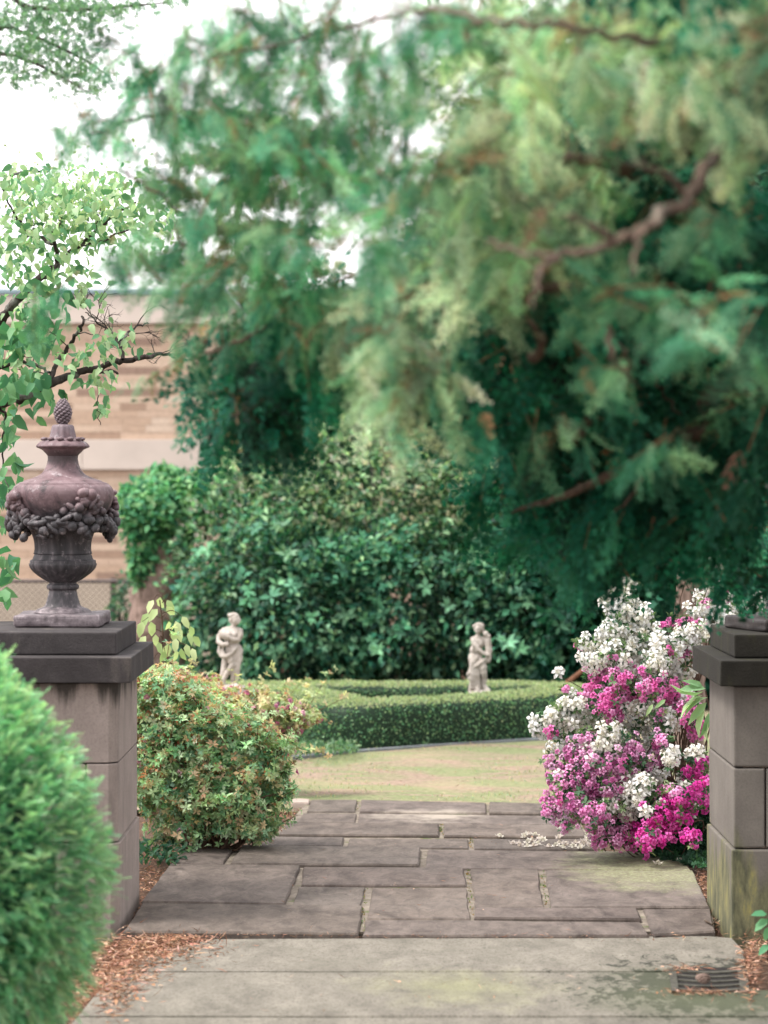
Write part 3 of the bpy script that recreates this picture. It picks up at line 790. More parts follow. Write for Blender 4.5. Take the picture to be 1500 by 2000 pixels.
# the corner: recess shadow painted as grey box, pipe and a wing set back
bm_obj('corner_recess_shadow', box_bm(BX1 + .004, BX1 + .16, BY + .10, BY + .5, -.5, zt0 - .01, .01, 1), M['recess_grey'], bld)
bm_obj('downspout', box_bm(BX1 + .165, BX1 + .24, BY + .02, BY + .09, -.5, zb0 + .02, .012, 2), M['cream_metal'], bld)
bm_obj('set_back_wing', box_bm(BX1 + .16, 3.5, BY + 1.5, BY + 6, -.5, 2.9), M['mortar_wall'], bld)

# ================================================================== CHAIN-LINK FENCE
FY = 22.0; fz = EYE - (1135 - HZ) / FPX * FY
fence = thing('chain_link_fence', (-4.2, FY, -.5), 'low dark chain-link fence between the urn and the brick wall', 'fence')
v, q = tube([(-7.5, FY, fz), (-5, FY, fz + .004), (-2.3, FY, fz)], .017, .017, 8); link('top_rail', mesh_from('top_rail', v, q, None, M['fence_metal'], True), None, fence)
for xx in (-7.2, -4.83, -2.47):
    v, q = tube([(xx, FY + .03, -.5), (xx, FY + .03, fz + .03)], .026, .026, 8); link('fence_post', mesh_from('fence_post', v, q, None, M['fence_metal'], True), None, fence)
b = Buf(); st = .058; zlo = -.45; H_ = fz - zlo
for k in range(int((5.2 + H_) / st)):
    for s in (-1, 1):
        x0 = -7.5 + k * st if s < 0 else -7.5 - H_ + k * st
        a = np.array([x0, FY - .012 * s, zlo if s > 0 else zlo]); e = np.array([x0 + (H_ if s > 0 else -H_), FY - .012 * s, fz])
        t0, t1 = 0.0, 1.0
        lo, hi = -7.5, -2.3
        dx = e[0] - a[0]
        ta, tb = (lo - a[0]) / dx, (hi - a[0]) / dx
        t0, t1 = max(t0, min(ta, tb)), min(t1, max(ta, tb))
        if t1 - t0 < .02: continue
        v, q = tube([a + (e - a) * t0, a + (e - a) * t1], .0026, .0026, 4); b.add(v, q, np.array([.2, .18, .17]))
b.build('wire_mesh', M['fence_metal'], fence, 'stuff')

# ================================================================== STATUES
def remeshed(name, bm, vox, smooth_it=2):
    me = bpy.data.meshes.new('raw'); bm.to_mesh(me); bm.free()
    o = bpy.data.objects.new('raw', me); COL.objects.link(o)
    m = o.modifiers.new('r', 'REMESH'); m.mode = 'VOXEL'; m.voxel_size = vox
    s = o.modifiers.new('s', 'SMOOTH'); s.iterations = smooth_it; s.factor = .5
    dg = bpy.context.evaluated_depsgraph_get(); ev = o.evaluated_get(dg)
    out = bpy.data.meshes.new_from_object(ev); out.name = name
    bpy.data.objects.remove(o); bpy.data.meshes.remove(me)
    out.polygons.foreach_set('use_smooth', np.ones(len(out.polygons), bool))
    return out
def limb(bm, pts, seg=10):
    """chain of overlapping balls: (x, y, z, r)"""
    for a, c in zip(pts[:-1], pts[1:]):
        a, c = np.array(a, float), np.array(c, float); L = np.linalg.norm(c[:3] - a[:3])
        n = max(2, int(L / (min(a[3], c[3]) * .45)))
        for t in np.linspace(0, 1, n):
            p = a + (c - a) * t; ell(bm, tuple(p[:3]), (p[3],) * 3, None, 1)
def statue(px, py, d, h, build, label, plinth_r):
    p = P(px, py, d)
    t = thing('garden_statue', (p[0], p[1], -.05), label, 'statue', 'white statues at the clipped hedge')
    bm = bmesh.new(); build(bm)
    bmesh.ops.scale(bm, vec=(h, h, h), verts=bm.verts)
    me = remeshed('figure', bm, .0042 * h / .47, 2); me.materials.append(M['statue'])
    f = bpy.data.objects.new('figure', me); COL.objects.link(f); f.parent = t; f.location = (0, 0, p[2] + .05)
    f['label'] = 'pale draped stone figure'
    bm = box_bm(-plinth_r, plinth_r, -plinth_r, plinth_r, 0, p[2] + .05 + .01 * h, .006, 2); bm_obj('plinth', bm, M['statue'], t, local=True)
    return t
def folds(bm, x0, z0, x1, z1, y, r, n, spread):
    for k in range(n):
        u = (k - (n - 1) / 2) * spread
        limb(bm, [(x0 + u, y, z0, r), ((x0 + x1) / 2 + u * 1.1, y - .006, (z0 + z1) / 2, r * 1.1), (x1 + u * 1.25, y, z1, r * .9)])
def statue_a(bm):
    ell(bm, (.062, -.012, .898), (.058, .066, .078)); ell(bm, (.045, .01, .925), (.066, .07, .062)); ell(bm, (-.022, .03, .957), (.036, .036, .034)); ell(bm, (.0, .035, .90), (.042, .045, .06))
    ell(bm, (.112, -.045, .893), (.012, .014, .016)); ell(bm, (.092, -.045, .862), (.022, .024, .018))
    ell(bm, (.098, -.058, .918), (.026, .012, .008)); ell(bm, (.118, -.05, .900), (.014, .012, .022)); ell(bm, (.10, -.055, .872), (.016, .012, .007))
    for k in range(6):
        a = .5 + k * .42; limb(bm, [(.045 + .066 * math.cos(a), -.048, .92 + .058 * math.sin(a), .012), (.03 + .06 * math.cos(a), .0, .935 + .055 * math.sin(a), .014), (.0, .05, .945, .014)])
    limb(bm, [(.07, -.062, .955, .011), (.02, -.055, .93, .013), (-.005, -.02, .895, .015), (-.02, .03, .90, .015)])
    folds(bm, -.07, .76, -.02, .60, -.085, .010, 4, .028)
    limb(bm, [(.035, .01, .865, .037), (.022, .01, .79, .042)])
    limb(bm, [(-.10, .01, .752, .052), (.0, .01, .775, .05), (.10, .005, .752, .052)])
    ell(bm, (.005, -.005, .705), (.115, .078, .085)); ell(bm, (.045, -.06, .70), (.042, .035, .042)); ell(bm, (.02, .0, .62), (.09, .065, .09)); ell(bm, (.03, .0, .50), (.118, .085, .10))
    limb(bm, [(.112, 0, .748, .047), (.125, -.03, .69, .042), (.092, -.055, .628, .040), (.03, -.10, .635, .033), (-.03, -.11, .68, .03)])
    limb(bm, [(-.112, 0, .74, .048), (-.165, -.02, .68, .042), (-.165, -.06, .61, .042), (-.11, -.10, .575, .036), (-.05, -.105, .578, .034)])
    ell(bm, (-.085, -.07, .70), (.085, .055, .062), Matrix.Rotation(.4, 4, 'Y')); ell(bm, (-.12, -.06, .735), (.05, .04, .04)); ell(bm, (-.04, -.09, .715), (.05, .035, .03))
    limb(bm, [(-.155, -.05, .56, .022), (-.168, -.055, .48, .025), (-.13, -.07, .42, .028), (-.06, -.09, .415, .032), (.01, -.09, .46, .032), (.07, -.07, .54, .028)])
    limb(bm, [(-.10, -.05, .58, .02), (-.115, -.06, .49, .02), (-.09, -.07, .45, .022)])
    limb(bm, [(.085, .0, .47, .085), (.085, .0, .38, .08), (.06, .0, .27, .066), (.035, .0, .15, .055), (.03, 0, .04, .055)])
    folds(bm, .09, .46, .05, .10, -.06, .014, 4, .026)
    limb(bm, [(-.01, -.03, .44, .07), (.0, -.06, .36, .062), (.012, -.07, .295, .05), (-.04, -.045, .20, .042), (-.085, -.03, .13, .034), (-.115, -.04, .05, .034), (-.135, -.085, .03, .026)])
    limb(bm, [(-.085, .02, .38, .05), (-.10, .02, .22, .055), (-.12, .02, .10, .06), (-.13, .02, .03, .062)])
    limb(bm, [(.03, 0, .08, .05), (.05, -.05, .028, .032), (.09, -.09, .022, .024)])
    ell(bm, (-.02, 0, .012), (.19, .12, .028)); ell(bm, (-.13, -.03, .05), (.06, .06, .045))
def statue_b(bm):
    ell(bm, (-.022, -.015, .912), (.056, .064, .075)); ell(bm, (.0, .012, .935), (.073, .072, .06)); ell(bm, (.03, .03, .90), (.045, .05, .06)); ell(bm, (-.07, .0, .945), (.03, .04, .025))
    ell(bm, (-.036, -.084, .903), (.010, .012, .020)); ell(bm, (-.032, -.07, .862), (.022, .018, .014)); ell(bm, (-.035, -.072, .925), (.036, .010, .008)); ell(bm, (-.034, -.078, .878), (.016, .008, .006))
    for k in range(7):
        a = .25 + k * .42; limb(bm, [(-.02 + .066 * math.cos(a), -.052, .925 + .056 * math.sin(a), .012), (.0 + .07 * math.cos(a), .0, .938 + .052 * math.sin(a), .014), (.03, .055, .935, .014)])
    limb(bm, [(.03, -.05, .93, .012), (.045, -.02, .89, .016), (.04, .02, .86, .016)])
    folds(bm, -.05, .76, -.05, .58, -.07, .010, 4, .026)
    limb(bm, [(-.012, .01, .86, .036), (-.018, .01, .79, .042)])
    limb(bm, [(-.09, .01, .755, .046), (-.02, .01, .775, .045), (.05, .005, .758, .047)])
    ell(bm, (-.02, .0, .69), (.098, .07, .085)); ell(bm, (.01, -.055, .69), (.035, .03, .035)); ell(bm, (-.045, 0, .60), (.095, .07, .09)); ell(bm, (-.055, 0, .49), (.108, .08, .10))
    limb(bm, [(-.092, -.01, .755, .042), (-.065, -.06, .69, .038), (-.01, -.09, .61, .034), (.07, -.10, .555, .031), (.13, -.095, .535, .03)])
    limb(bm, [(.06, 0, .75, .042), (.14, -.02, .67, .04), (.155, -.05, .60, .038), (.13, -.08, .53, .034)])
    ell(bm, (.088, -.03, .835), (.042, .042, .05)); ell(bm, (.13, -.03, .80), (.036, .036, .036)); ell(bm, (.118, -.02, .735), (.055, .05, .07)); ell(bm, (.148, -.03, .69), (.03, .03, .03))
    limb(bm, [(.12, -.03, .70, .052), (.13, -.05, .60, .055), (.135, -.06, .50, .045), (.128, -.06, .45, .036)])
    limb(bm, [(-.06, .0, .46, .105), (-.06, 0, .36, .088), (-.05, 0, .25, .078), (-.045, 0, .12, .075), (-.05, 0, .03, .078)])
    folds(bm, -.07, .44, -.06, .06, -.075, .014, 5, .026)
    limb(bm, [(.03, -.03, .44, .072), (.055, -.06, .35, .065), (.062, -.065, .29, .055), (.075, -.03, .19, .045), (.06, -.02, .10, .045), (.11, -.05, .045, .034), (.14, -.08, .03, .026)])
    limb(bm, [(.03, .02, .30, .06), (.04, .02, .12, .06), (.05, .02, .03, .062)])
    limb(bm, [(-.10, -.03, .40, .045), (-.13, -.04, .31, .036), (-.165, -.04, .255, .026)]); limb(bm, [(-.11, -.02, .30, .04), (-.145, -.03, .20, .03)])
    limb(bm, [(-.10, -.06, .36, .03), (-.03, -.085, .385, .03), (.04, -.085, .44, .03), (.10, -.07, .49, .028)])
    limb(bm, [(-.03, -.05, .08, .05), (-.015, -.09, .03, .03)]); limb(bm, [(-.10, -.01, .14, .05), (-.115, -.02, .03, .055)])
    ell(bm, (0, 0, .012), (.17, .12, .028))
statue(452, 1342, 14.9, .462, statue_a, 'pale statue of a draped woman with hair bun, behind the green azalea', .082)
statue(936, 1352, 15.95, .462, statue_b, 'pale statue of a woman holding a bundle, inside the hedge ring', .072)

# ================================================================== CLIPPED HEDGE
HT = .222
cl = [(360, 1341), (470, 1342), (560, 1347.5), (620, 1358), (690, 1374), (760, 1371), (900, 1364.5), (1000, 1358), (1075, 1351), (1104, 1343.5), (1075, 1338), (1000, 1336.5), (900, 1336.5), (750, 1337), (600, 1337), (480, 1337), (360, 1337.6)]
cp = np.array([G(x, y, HT) for x, y in cl])[:, :2]
ring = spline(np.vstack([cp, cp[:1]]), 12)[:-1]
# keep the tight right turn open, walk evenly
seg = np.r_[0, np.cumsum(np.linalg.norm(np.diff(np.vstack([ring, ring[:1]]), axis=0), axis=1))]
NS = 260; tt = np.linspace(0, seg[-1], NS, endpoint=False); rr = np.vstack([ring, ring[:1]])
ring = np.stack([np.interp(tt, seg, rr[:, 0]), np.interp(tt, seg, rr[:, 1])], -1)
for _ in range(4): ring = .5 * ring + .25 * (np.roll(ring, 1, 0) + np.roll(ring, -1, 0))
tg = unit(np.roll(ring, -1, 0) - np.roll(ring, 1, 0)); nr = np.stack([-tg[:, 1], tg[:, 0]], -1)
hw = .235
prof = [(-1.0, -.05), (-1.02, .06), (-1.0, .14), (-.97, .185), (-.90, .212), (-.78, HT), (-.4, HT + .004), (0, HT + .005), (.4, HT + .004), (.78, HT), (.90, .212), (.97, .185), (1.0, .14), (1.02, .06), (1.0, -.05)]
hv = []
for i in range(NS):
    for (u, z) in prof:
        x, y = ring[i] + nr[i] * u * hw
        w = mnoise.noise(Vector((x * 5, y * 5, z * 7))) * .013 + mnoise.noise(Vector((x * 1.6, y * 1.6, 2))) * .012
        hv.append((x + nr[i][0] * w * np.sign(u), y + nr[i][1] * w * np.sign(u), z + (w * .5 if z > .1 else 0)))
hv = np.array(hv); m_ = len(prof)
hq = np.array([(i * m_ + j, ((i + 1) % NS) * m_ + j, ((i + 1) % NS) * m_ + j + 1, i * m_ + j + 1) for i in range(NS) for j in range(m_ - 1)])
hedge = thing('box_hedge', (ring[:, 0].mean(), ring[:, 1].mean(), -.05), 'low clipped box hedge forming a ring around the lawn centre', 'hedge')
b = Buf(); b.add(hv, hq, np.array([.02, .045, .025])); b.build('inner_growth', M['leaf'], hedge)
# leaves over the whole surface
A, B_, C_, D_ = (hv[hq[:, k]] for k in range(4)); cr = np.cross(C_ - A, D_ - B_); area = .5 * np.linalg.norm(cr, axis=1); fn = unit(cr)
N = 52000; fi = RNG.choice(len(hq), N, p=area / area.sum()); u, w = RNG.random((2, N, 1))
pp = (A[fi] * (1 - u) + B_[fi] * u) * (1 - w) + (D_[fi] * (1 - u) + C_[fi] * u) * w
nn = fn[fi]; cen = np.array([*ring[np.argmin(((pp[:, None, :2] - ring[None, ::8]) ** 2).sum(-1), 1) * 8].T, np.full(N, .08)]).T
nn = nn * np.sign(((pp - cen) * nn).sum(-1, keepdims=True) + 1e-9)
pp = pp + nn * RNG.uniform(-.012, .010, (N, 1)); d = unit(nn * .7 + RNG.normal(size=(N, 3)) * .75)
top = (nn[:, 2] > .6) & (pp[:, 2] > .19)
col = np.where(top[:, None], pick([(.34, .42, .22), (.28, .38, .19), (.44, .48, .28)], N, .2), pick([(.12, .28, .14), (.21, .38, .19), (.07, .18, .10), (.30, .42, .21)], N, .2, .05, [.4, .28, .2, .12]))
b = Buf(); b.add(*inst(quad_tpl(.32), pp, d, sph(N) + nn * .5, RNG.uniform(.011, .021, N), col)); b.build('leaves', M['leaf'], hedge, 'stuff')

# ground cover at the hedge's left foot
b = Buf(); N = 900; px = RNG.uniform(540, 700, N); py = 1453 + (700 - px) * .03 + RNG.uniform(-6, 12, N)
pp = np.array([G(a, c, RNG.uniform(-.02, .03)) for a, c in zip(px, py)])
b.add(*inst(LEAF2, pp, unit(RNG.normal(size=(N, 3)) + [0, 0, .2]), sph(N) * .4 + [0, 0, 1], RNG.uniform(.02, .045, N), pick([(.10, .20, .10), (.20, .29, .17), (.06, .14, .08)], N)))
o = b.build('ground_cover', M['leaf'], None, 'stuff'); props(o, 'pale green ivy ground cover at the hedge corner by the lawn', 'ground cover')

# ================================================================== SHRUB HELPERS
def shell_points(n, inner=.55, low=-.95):
    out = []
    while len(out) < n:
        p = sph(n); r = 1 - (1 - inner) * RNG.random(n) ** 1.7; p = p * r[:, None]; p = p[p[:, 2] > low]; out.extend(p)
    return np.array(out[:n])
def lumpy(p, seed, amt=.16, f=1.8):
    k = np.array([mnoise.noise(Vector(x * f) + Vector((seed, seed * .7, 0))) + .5 * mnoise.noise(Vector(x * f * 2.4) + Vector((0, seed, 3))) for x in p])
    return p * (1 + amt * k[:, None]), k
def stems(parent, base, tips, r0, r1, mat, name='stem', col=(.1, .07, .05), sag=.1):
    for tp in tips:
        a = np.array(base) + RNG.normal(0, .03, 3) * [1, 1, 0]; e = np.array(tp)
        m1 = a + (e - a) * .35 + [0, 0, .12 * abs(e[2] - a[2])] + RNG.normal(0, .04, 3); m2 = a + (e - a) * .7 + [0, 0, .08 * abs(e[2] - a[2])] + RNG.normal(0, .04, 3)
        v, q = tube(spline([a, m1, m2, e], 5), r0, r1, 6); link(name, mesh_from(name, v, q, None, mat, True), None, parent)
def bush(name, label, cat, c, r, n, size, cols, seed, mat='leaf', inner=.5, droop=.1, tpl=None, group=None, hole=.0, flowers=None, up=.5, ncore=0):
    c = np.array(c, float); r = np.array(r, float)
    t = thing(name, (c[0], c[1], min(-.06, c[2] - r[2]) if c[2] - r[2] < .3 else -.06), label, cat, group)
    p, k = lumpy(shell_points(n, inner), seed, .34, 2.6)
    if hole: keep = k > -hole; p = p[keep]
    N = len(p); out = unit(p / np.maximum(np.linalg.norm(p, axis=1, keepdims=True), .05))
    pos = c + p * r
    d = unit(out * .8 + RNG.normal(size=(N, 3)) * .55 + [0, 0, -droop]); nrm = out * .5 + sph(N) * .5 + np.array([0, 0, up])
    b = Buf(); multi(b, tpl or [LEAF2], pos, d, nrm, RNG.uniform(.7, 1.2, N) * size, pick(cols, N, .2, .06) * (.75 + .9 * np.clip(k[k > -hole] if hole else k, -.4, .6))[:, None]); b.build('foliage', M[mat], t, 'stuff')
    if mat == 'glossy_leaf':      # paler whorls of young leaves
        p, _ = lumpy(shell_points(220, .9), seed, .34, 2.6); N2 = len(p); b = Buf()
        multi(b, ROSE, c + p * r * 1.03, unit(unit(p) + [0, -.3, .5]), sph(N2), RNG.uniform(.05, .10, N2), pick([(.12, .33, .19), (.20, .43, .25), (.07, .23, .13)], N2)); b.build('young_leaves', M['leaf'], t, 'stuff')
    if flowers:
        fcols, fn_, fs, lo = flowers
        p, _ = lumpy(shell_points(fn_, .93, lo), seed, .34, 2.6); pos = c + p * r * 1.02; o_ = unit(p); N = len(p)
        b = Buf(); multi(b, [CLUMP[0]], pos, o_, sph(N), RNG.uniform(.6, 1.3, N) * fs, pick(fcols, N, .1, .04)); b.build('blossom', M['petal'], t, 'stuff')
    base = (c[0], c[1], -.4 if c[1] > 18 else -.06)
    stems(t, base, c + unit(RNG.normal(size=(7, 3)) + [0, 0, .6]) * r * .72, .03 * r[2] + .008, .006, M['bark_dark'])
    return t

# ================================================================== BACKGROUND SHRUBS AND TREES
DK = [(.010, .070, .042), (.018, .10, .058), (.030, .14, .08), (.006, .045, .028)]
MD = [(.045, .16, .085), (.09, .24, .125), (.13, .27, .14), (.03, .12, .07)]
LT = [(.22, .40, .21), (.32, .50, .27), (.42, .54, .31), (.14, .30, .16)]
c = P(560, 1200, 18.9); bush('broadleaf_shrub', 'dark broadleaf shrub behind the statue with the hair bun', 'shrub', c, (.80, .75, .72), 9500, .07, DK + MD + LT[:1], 3, 'glossy_leaf', .6, .3, group='shrubs behind the hedge')
c = P(800, 1200, 19.1); bush('broadleaf_shrub', 'large dark broadleaf shrub filling the middle behind the hedge ring', 'shrub', c, (1.05, .8, .66), 11000, .075, DK + MD + LT[:1], 9, 'glossy_leaf', .6, .4, group='shrubs behind the hedge')
c = P(1060, 1195, 19.0); bush('broadleaf_shrub', 'dark shrub behind the statue holding a bundle, right of centre', 'shrub', c, (.85, .75, .70), 9000, .07, DK + MD, 14, 'glossy_leaf', .6, .4, group='shrubs behind the hedge')
c = P(730, 975, 19.9); bush('flowering_shrub', 'tall pale flowering shrub rising behind the dark broadleaf shrubs', 'shrub', c, (1.30, .9, .68), 14000, .068, LT + LT + MD, 21, 'leaf', .7, 0, flowers=([(.62, .62, .44), (.68, .62, .40), (.60, .62, .50)], 1500, .036, -.4), up=1.0)
c = P(465, 1110, 19.6); bush('flowering_shrub', 'grey green shrub with small pale blossom beside the ivy trunk', 'shrub', c, (.52, .5, .75), 3600, .065, LT[:2] + MD, 26, 'leaf', .65, 0, flowers=([(.60, .52, .48), (.6, .58, .45)], 260, .03, -.2))
def tree(name, label, px, d, ztop, zlow, rx, n, size, cols, seed, mat='leaf', tpl=None, layers=0, group='trees behind the garden', trunk_r=.14, bk='bark_dark', inner=.25):
    x = (px - 750) / FPX * d; zc = (ztop + zlow) / 2; rz = (ztop - zlow) / 2
    zg = -.5 if d > 20 else -.06
    t = thing(name, (x, d, zg), label, 'tree', group)
    v, q = tube(spline([(x, d, zg), (x + .1, d, zc * .5), (x - .05, d, zc), (x, d, ztop - .2)], 6), trunk_r, .03, 10, .05); link('trunk', mesh_from('trunk', v, q, None, M[bk], True), None, t)
    if layers:
        b = Buf(); tips = []
        for L in range(layers):
            z = zlow + (ztop - zlow) * (L + .3) / layers; R = rx * (1 - .75 * (L / layers)) + .15
            for a in np.arange(0, 6.28, 6.28 / 8) + RNG.random() * 3:
                Rk = R * RNG.uniform(.7, 1.1); m = int(n / layers / 8); u = RNG.random(m) ** .6
                ctr = np.stack([x + np.cos(a) * Rk * u, d + np.sin(a) * Rk * u, z + .05 * Rk - .12 * Rk * u * u + 0 * u], -1) + RNG.normal(0, 1, (m, 3)) * [.10 * Rk, .10 * Rk, .035 * Rk]
                multi(b, tpl or CLUMP, ctr, unit(RNG.normal(size=(m, 3)) * .6 + [math.cos(a), math.sin(a), .1]), sph(m) * .4 + [0, 0, 1], RNG.uniform(.7, 1.2, m) * size, pick(cols, m, .18, .05))
                v, q = tube([(x, d, z), (x + math.cos(a) * Rk * .9, d + math.sin(a) * Rk * .9, z - .02)], .02, .006, 5); 
                link('limb', mesh_from('limb', v, q, None, M[bk], True), None, t)
        b.build('crown', M[mat], t, 'stuff')
    else:
        p, k = lumpy(shell_points(n, inner), seed, .3, 2.2); p = p[k > -.42]; N = len(p); out = unit(p); pos = np.array([x, d, zc]) + p * [rx, rx * .8, rz]
        b = Buf(); multi(b, tpl or CLUMP, pos, unit(out + RNG.normal(size=(N, 3)) * .7), out * .4 + sph(N) * .6 + [0, 0, .5], RNG.uniform(.6, 1.2, N) * size, pick(cols, N, .22, .05)); b.build('crown', M[mat], t, 'stuff')
        for a in unit(RNG.normal(size=(8, 3)) + [0, 0, .3]):
            v, q = tube(spline([(x, d, zc - rz * .5), np.array([x, d, zc - rz * .2]) + a * [rx * .4, rx * .4, rz * .3], np.array([x, d, zc]) + a * [rx * .8, rx * .7, rz * .8]], 5), trunk_r * .5, .012, 6)
            link('limb', mesh_from('limb', v, q, None, M[bk], True), None, t)
    return t
tree('evergreen_tree', 'dark evergreen tree behind the flowering shrub, left of middle', 600, 23.5, 3.3, .3, .80, 1500, .20, DK + MD[:2], 31)
tree('evergreen_tree', 'tall dark evergreen tree behind the middle of the garden', 960, 24.5, 4.6, .2, 1.05, 3000, .22, DK, 35)
tree('evergreen_tree', 'tall dark evergreen tree behind the right half of the garden', 1180, 23.0, 6.4, -.2, 1.45, 3300, .24, DK, 39)
tree('evergreen_tree', 'dark evergreen tree at the far right behind the shaded urn', 1470, 21.5, 6.5, -.2, 1.25, 2900, .23, DK, 42)
tree('evergreen_tree', 'low dark evergreen closing the gap right of the hedge ring', 1230, 18.6, 2.0, -.2, .95, 2600, .16, DK, 44)
tree('evergreen_tree', 'low dark evergreen behind the pink trunk and white azalea', 1440, 17.6, 2.3, -.2, .8, 2600, .15, DK, 47)
tree('pine_tree', 'far pale pine with flat layered branches against the sky', 470, 48.0, 9.2, 2.8, 2.6, 1500, .30, [(.20, .27, .17), (.16, .23, .15), (.26, .32, .19)], 51, 'leaf', None, 9)
# the pink-barked trunk standing behind the azaleas
x = (1342 - 750) / FPX * 14.2
pt = thing('cedar_tree', (x, 14.2, -.06), 'cedar with pinkish grey trunk standing behind the white azalea', 'tree')
v, q = tube(spline([(x - .03, 14.2, -.1), (x, 14.2, .5), (x + .04, 14.2, 1.3), (x + .02, 14.15, 3.8)], 8), .13, .07, 14, .06); link('trunk', mesh_from('trunk', v, q, None, M['bark_pink'], True), None, pt)
b = Buf(); N = 2600; p = shell_points(N, .2); pos = np.array([x, 14.0, 2.9]) + p * [1.15, .8, 1.75]
pos = pos[pos[:, 2] > 1.18]; N = len(pos)
multi(b, CEDAR_XLO, pos, unit(RNG.normal(size=(N, 3)) * .6 + [0, 0, -.7]), sph(N) + [0, -.3, .3], RNG.uniform(.16, .30, N), pick([(.012, .058, .034), (.02, .08, .045), (.035, .11, .06)], N)); b.build('crown', M['needle'], pt, 'stuff')

# trunk wrapped in ivy
D = 20.0; x = (315 - 750) / FPX * D
iv = thing('ivy_trunk', (x, D, -.5), 'broken brown tree trunk crowned with bright green ivy', 'tree')
v, q = tube(spline([P(312, 1330, D), P(308, 1200, D), P(318, 1100, D), P(330, 1010, D), P(338, 960, D)], 8), .27, .12, 16, .09); link('trunk', mesh_from('trunk', v, q, None, M['bark_pink'], True), None, iv)
b = Buf()
for (px, py, rx, ry, n) in ((320, 985, 92, 62, 1500), (268, 1000, 40, 55, 450), (285, 1060, 34, 60, 450), (375, 965, 58, 48, 600), (350, 1040, 40, 45, 260), (275, 1110, 18, 40, 140), (362, 1075, 22, 55, 200), (325, 925, 28, 20, 120), (425, 980, 40, 40, 260)):
    p = shell_points(n, .45) * [rx, 1, ry]; pos = np.stack([(px + p[:, 0] - 750) / FPX * D, D - .15 + p[:, 1] * rx / FPX * D * .8, EYE - (py + p[:, 2] - HZ) / FPX * D], -1)
    multi(b, [LEAF2], pos, unit(RNG.normal(size=(n, 3)) + [0, -.4, -.2]), sph(n) * .5 + [0, -.5, .7], RNG.uniform(.06, .10, n), pick([(.09, .30, .14), (.15, .39, .18), (.25, .46, .22), (.05, .19, .10)], n))
b.build('ivy', M['leaf'], iv, 'stuff')
# shrublet by the fence post
c = P(250, 1185, 21.0); bush('broadleaf_shrub', 'small green bush at the fence post left of the ivy trunk', 'shrub', c, (.16, .2, .28), 500, .06, MD, 61)
# leaning reddish stick at the right end of the hedge
v, q = tube([P(1102, 1338, 17.0), P(1152, 1298, 17.0)], .018, .014, 8); o = link('fallen_branch', mesh_from('fallen_branch', v, q, None, M['rust_wood'], True)); props(o, 'bare reddish brown branch leaning at the right end of the hedge', 'branch')

# ================================================================== LEFT AZALEAS (mostly leaf, spent blossom)
def azalea_green(label, blobs, d0, cols, spent, nleaf, size, blossom, base, seed, nsp, gn):
    t = thing('azalea_shrub', base, label, 'shrub')
    bl = Buf(); bs = Buf(); bf = Buf(); tips = []
    for (px, py, rx, ry, w) in blobs:
        n = int(nleaf * w); p, k = lumpy(shell_points(n, .40), seed + px * .01, .45, 2.6); n = len(p)
        ctr = P(px, py, d0); s = d0 / FPX; pos = ctr + p * [rx * s, .75 * rx * s, ry * s]
        ok = pos[:, 2] > .01; pos = pos[ok]; out = unit(p[ok]); n = len(pos)
        d = unit(out * .7 + RNG.normal(size=(n, 3)) * .35 + [0, 0, .45]); multi(bl, ROSE, pos, d, sph(n), RNG.uniform(.7, 1.25, n) * size, pick(cols, n, .22, .07))
        # shoots reaching out of the mass
        for _ in range(int(16 * w)):
            o0 = unit(RNG.normal(size=3) * [1, .6, .7] + [.25, -.2, .35]); a0 = ctr + o0 * [rx * s * .8, .6 * rx * s, ry * s * .8]; Ls = RNG.uniform(.05, .12) + .14 * (RNG.random() < .25); e0 = a0 + o0 * Ls + [0, 0, .02]
            if e0[2] < .03: continue
            kk_ = 9; tt_ = np.linspace(.2, 1, kk_)[:, None]; ps = a0 + (e0 - a0) * tt_ + RNG.normal(0, .014, (kk_, 3)); multi(bl, ROSE, ps, unit(o0 + RNG.normal(0, .4, (kk_, 3)) + [0, 0, .3]), sph(kk_), RNG.uniform(.75, 1.15, kk_) * size, pick(cols, kk_, .15, .05))
            v, q = tube(np.array([a0 - o0 * .1, a0, e0]), .0025, .001, 4); bs.add(v, q, np.array([.20, .10, .06]))
        m2 = int(n * spent); i = RNG.integers(0, n, m2); pq = pos[i] + out[i] * .012 + RNG.normal(0, .012, (m2, 3))
        hi = np.clip((pq[:, 2] - .14) / .25, .06, 1) * np.clip(.55 - (pq[:, 0] + .85) * 1.1, .25, 1.2) * np.array([.4 + 1.3 * (mnoise.noise(Vector(x * 6)) + .25) for x in pq]); kp = RNG.random(m2) < hi; pq = pq[kp]; m2 = len(pq)
        multi(bs, [CLUMP[2]], pq, unit(RNG.normal(size=(m2, 3)) + [0, 0, .2]), sph(m2), RNG.uniform(.009, .019, m2), pick([(.68, .28, .14), (.74, .38, .22), (.64, .20, .14), (.76, .50, .28)], m2))
        m3 = int(n * blossom); i = RNG.integers(0, n, m3); pb = pos[i] + out[i] * .02
        multi(bf, [FLOWER_R], pb, unit(out[i] + RNG.normal(size=(m3, 3)) * .5 + [0, -.3, 0]), sph(m3), RNG.uniform(.012, .02, m3), pick([(.74, .32, .48), (.70, .22, .36), (.80, .48, .58)], m3))
        for _ in range(int(gn)): tips.append(pos[RNG.integers(0, n)])
    bl.build('foliage', M['leaf'], t, 'stuff'); bs.build('spent_blossom', M['petal'], t, 'stuff'); bf.build('blossom', M['petal'], t, 'stuff')
    stems(t, base, tips, .009, .002, M['twig'], 'branch')
    return t
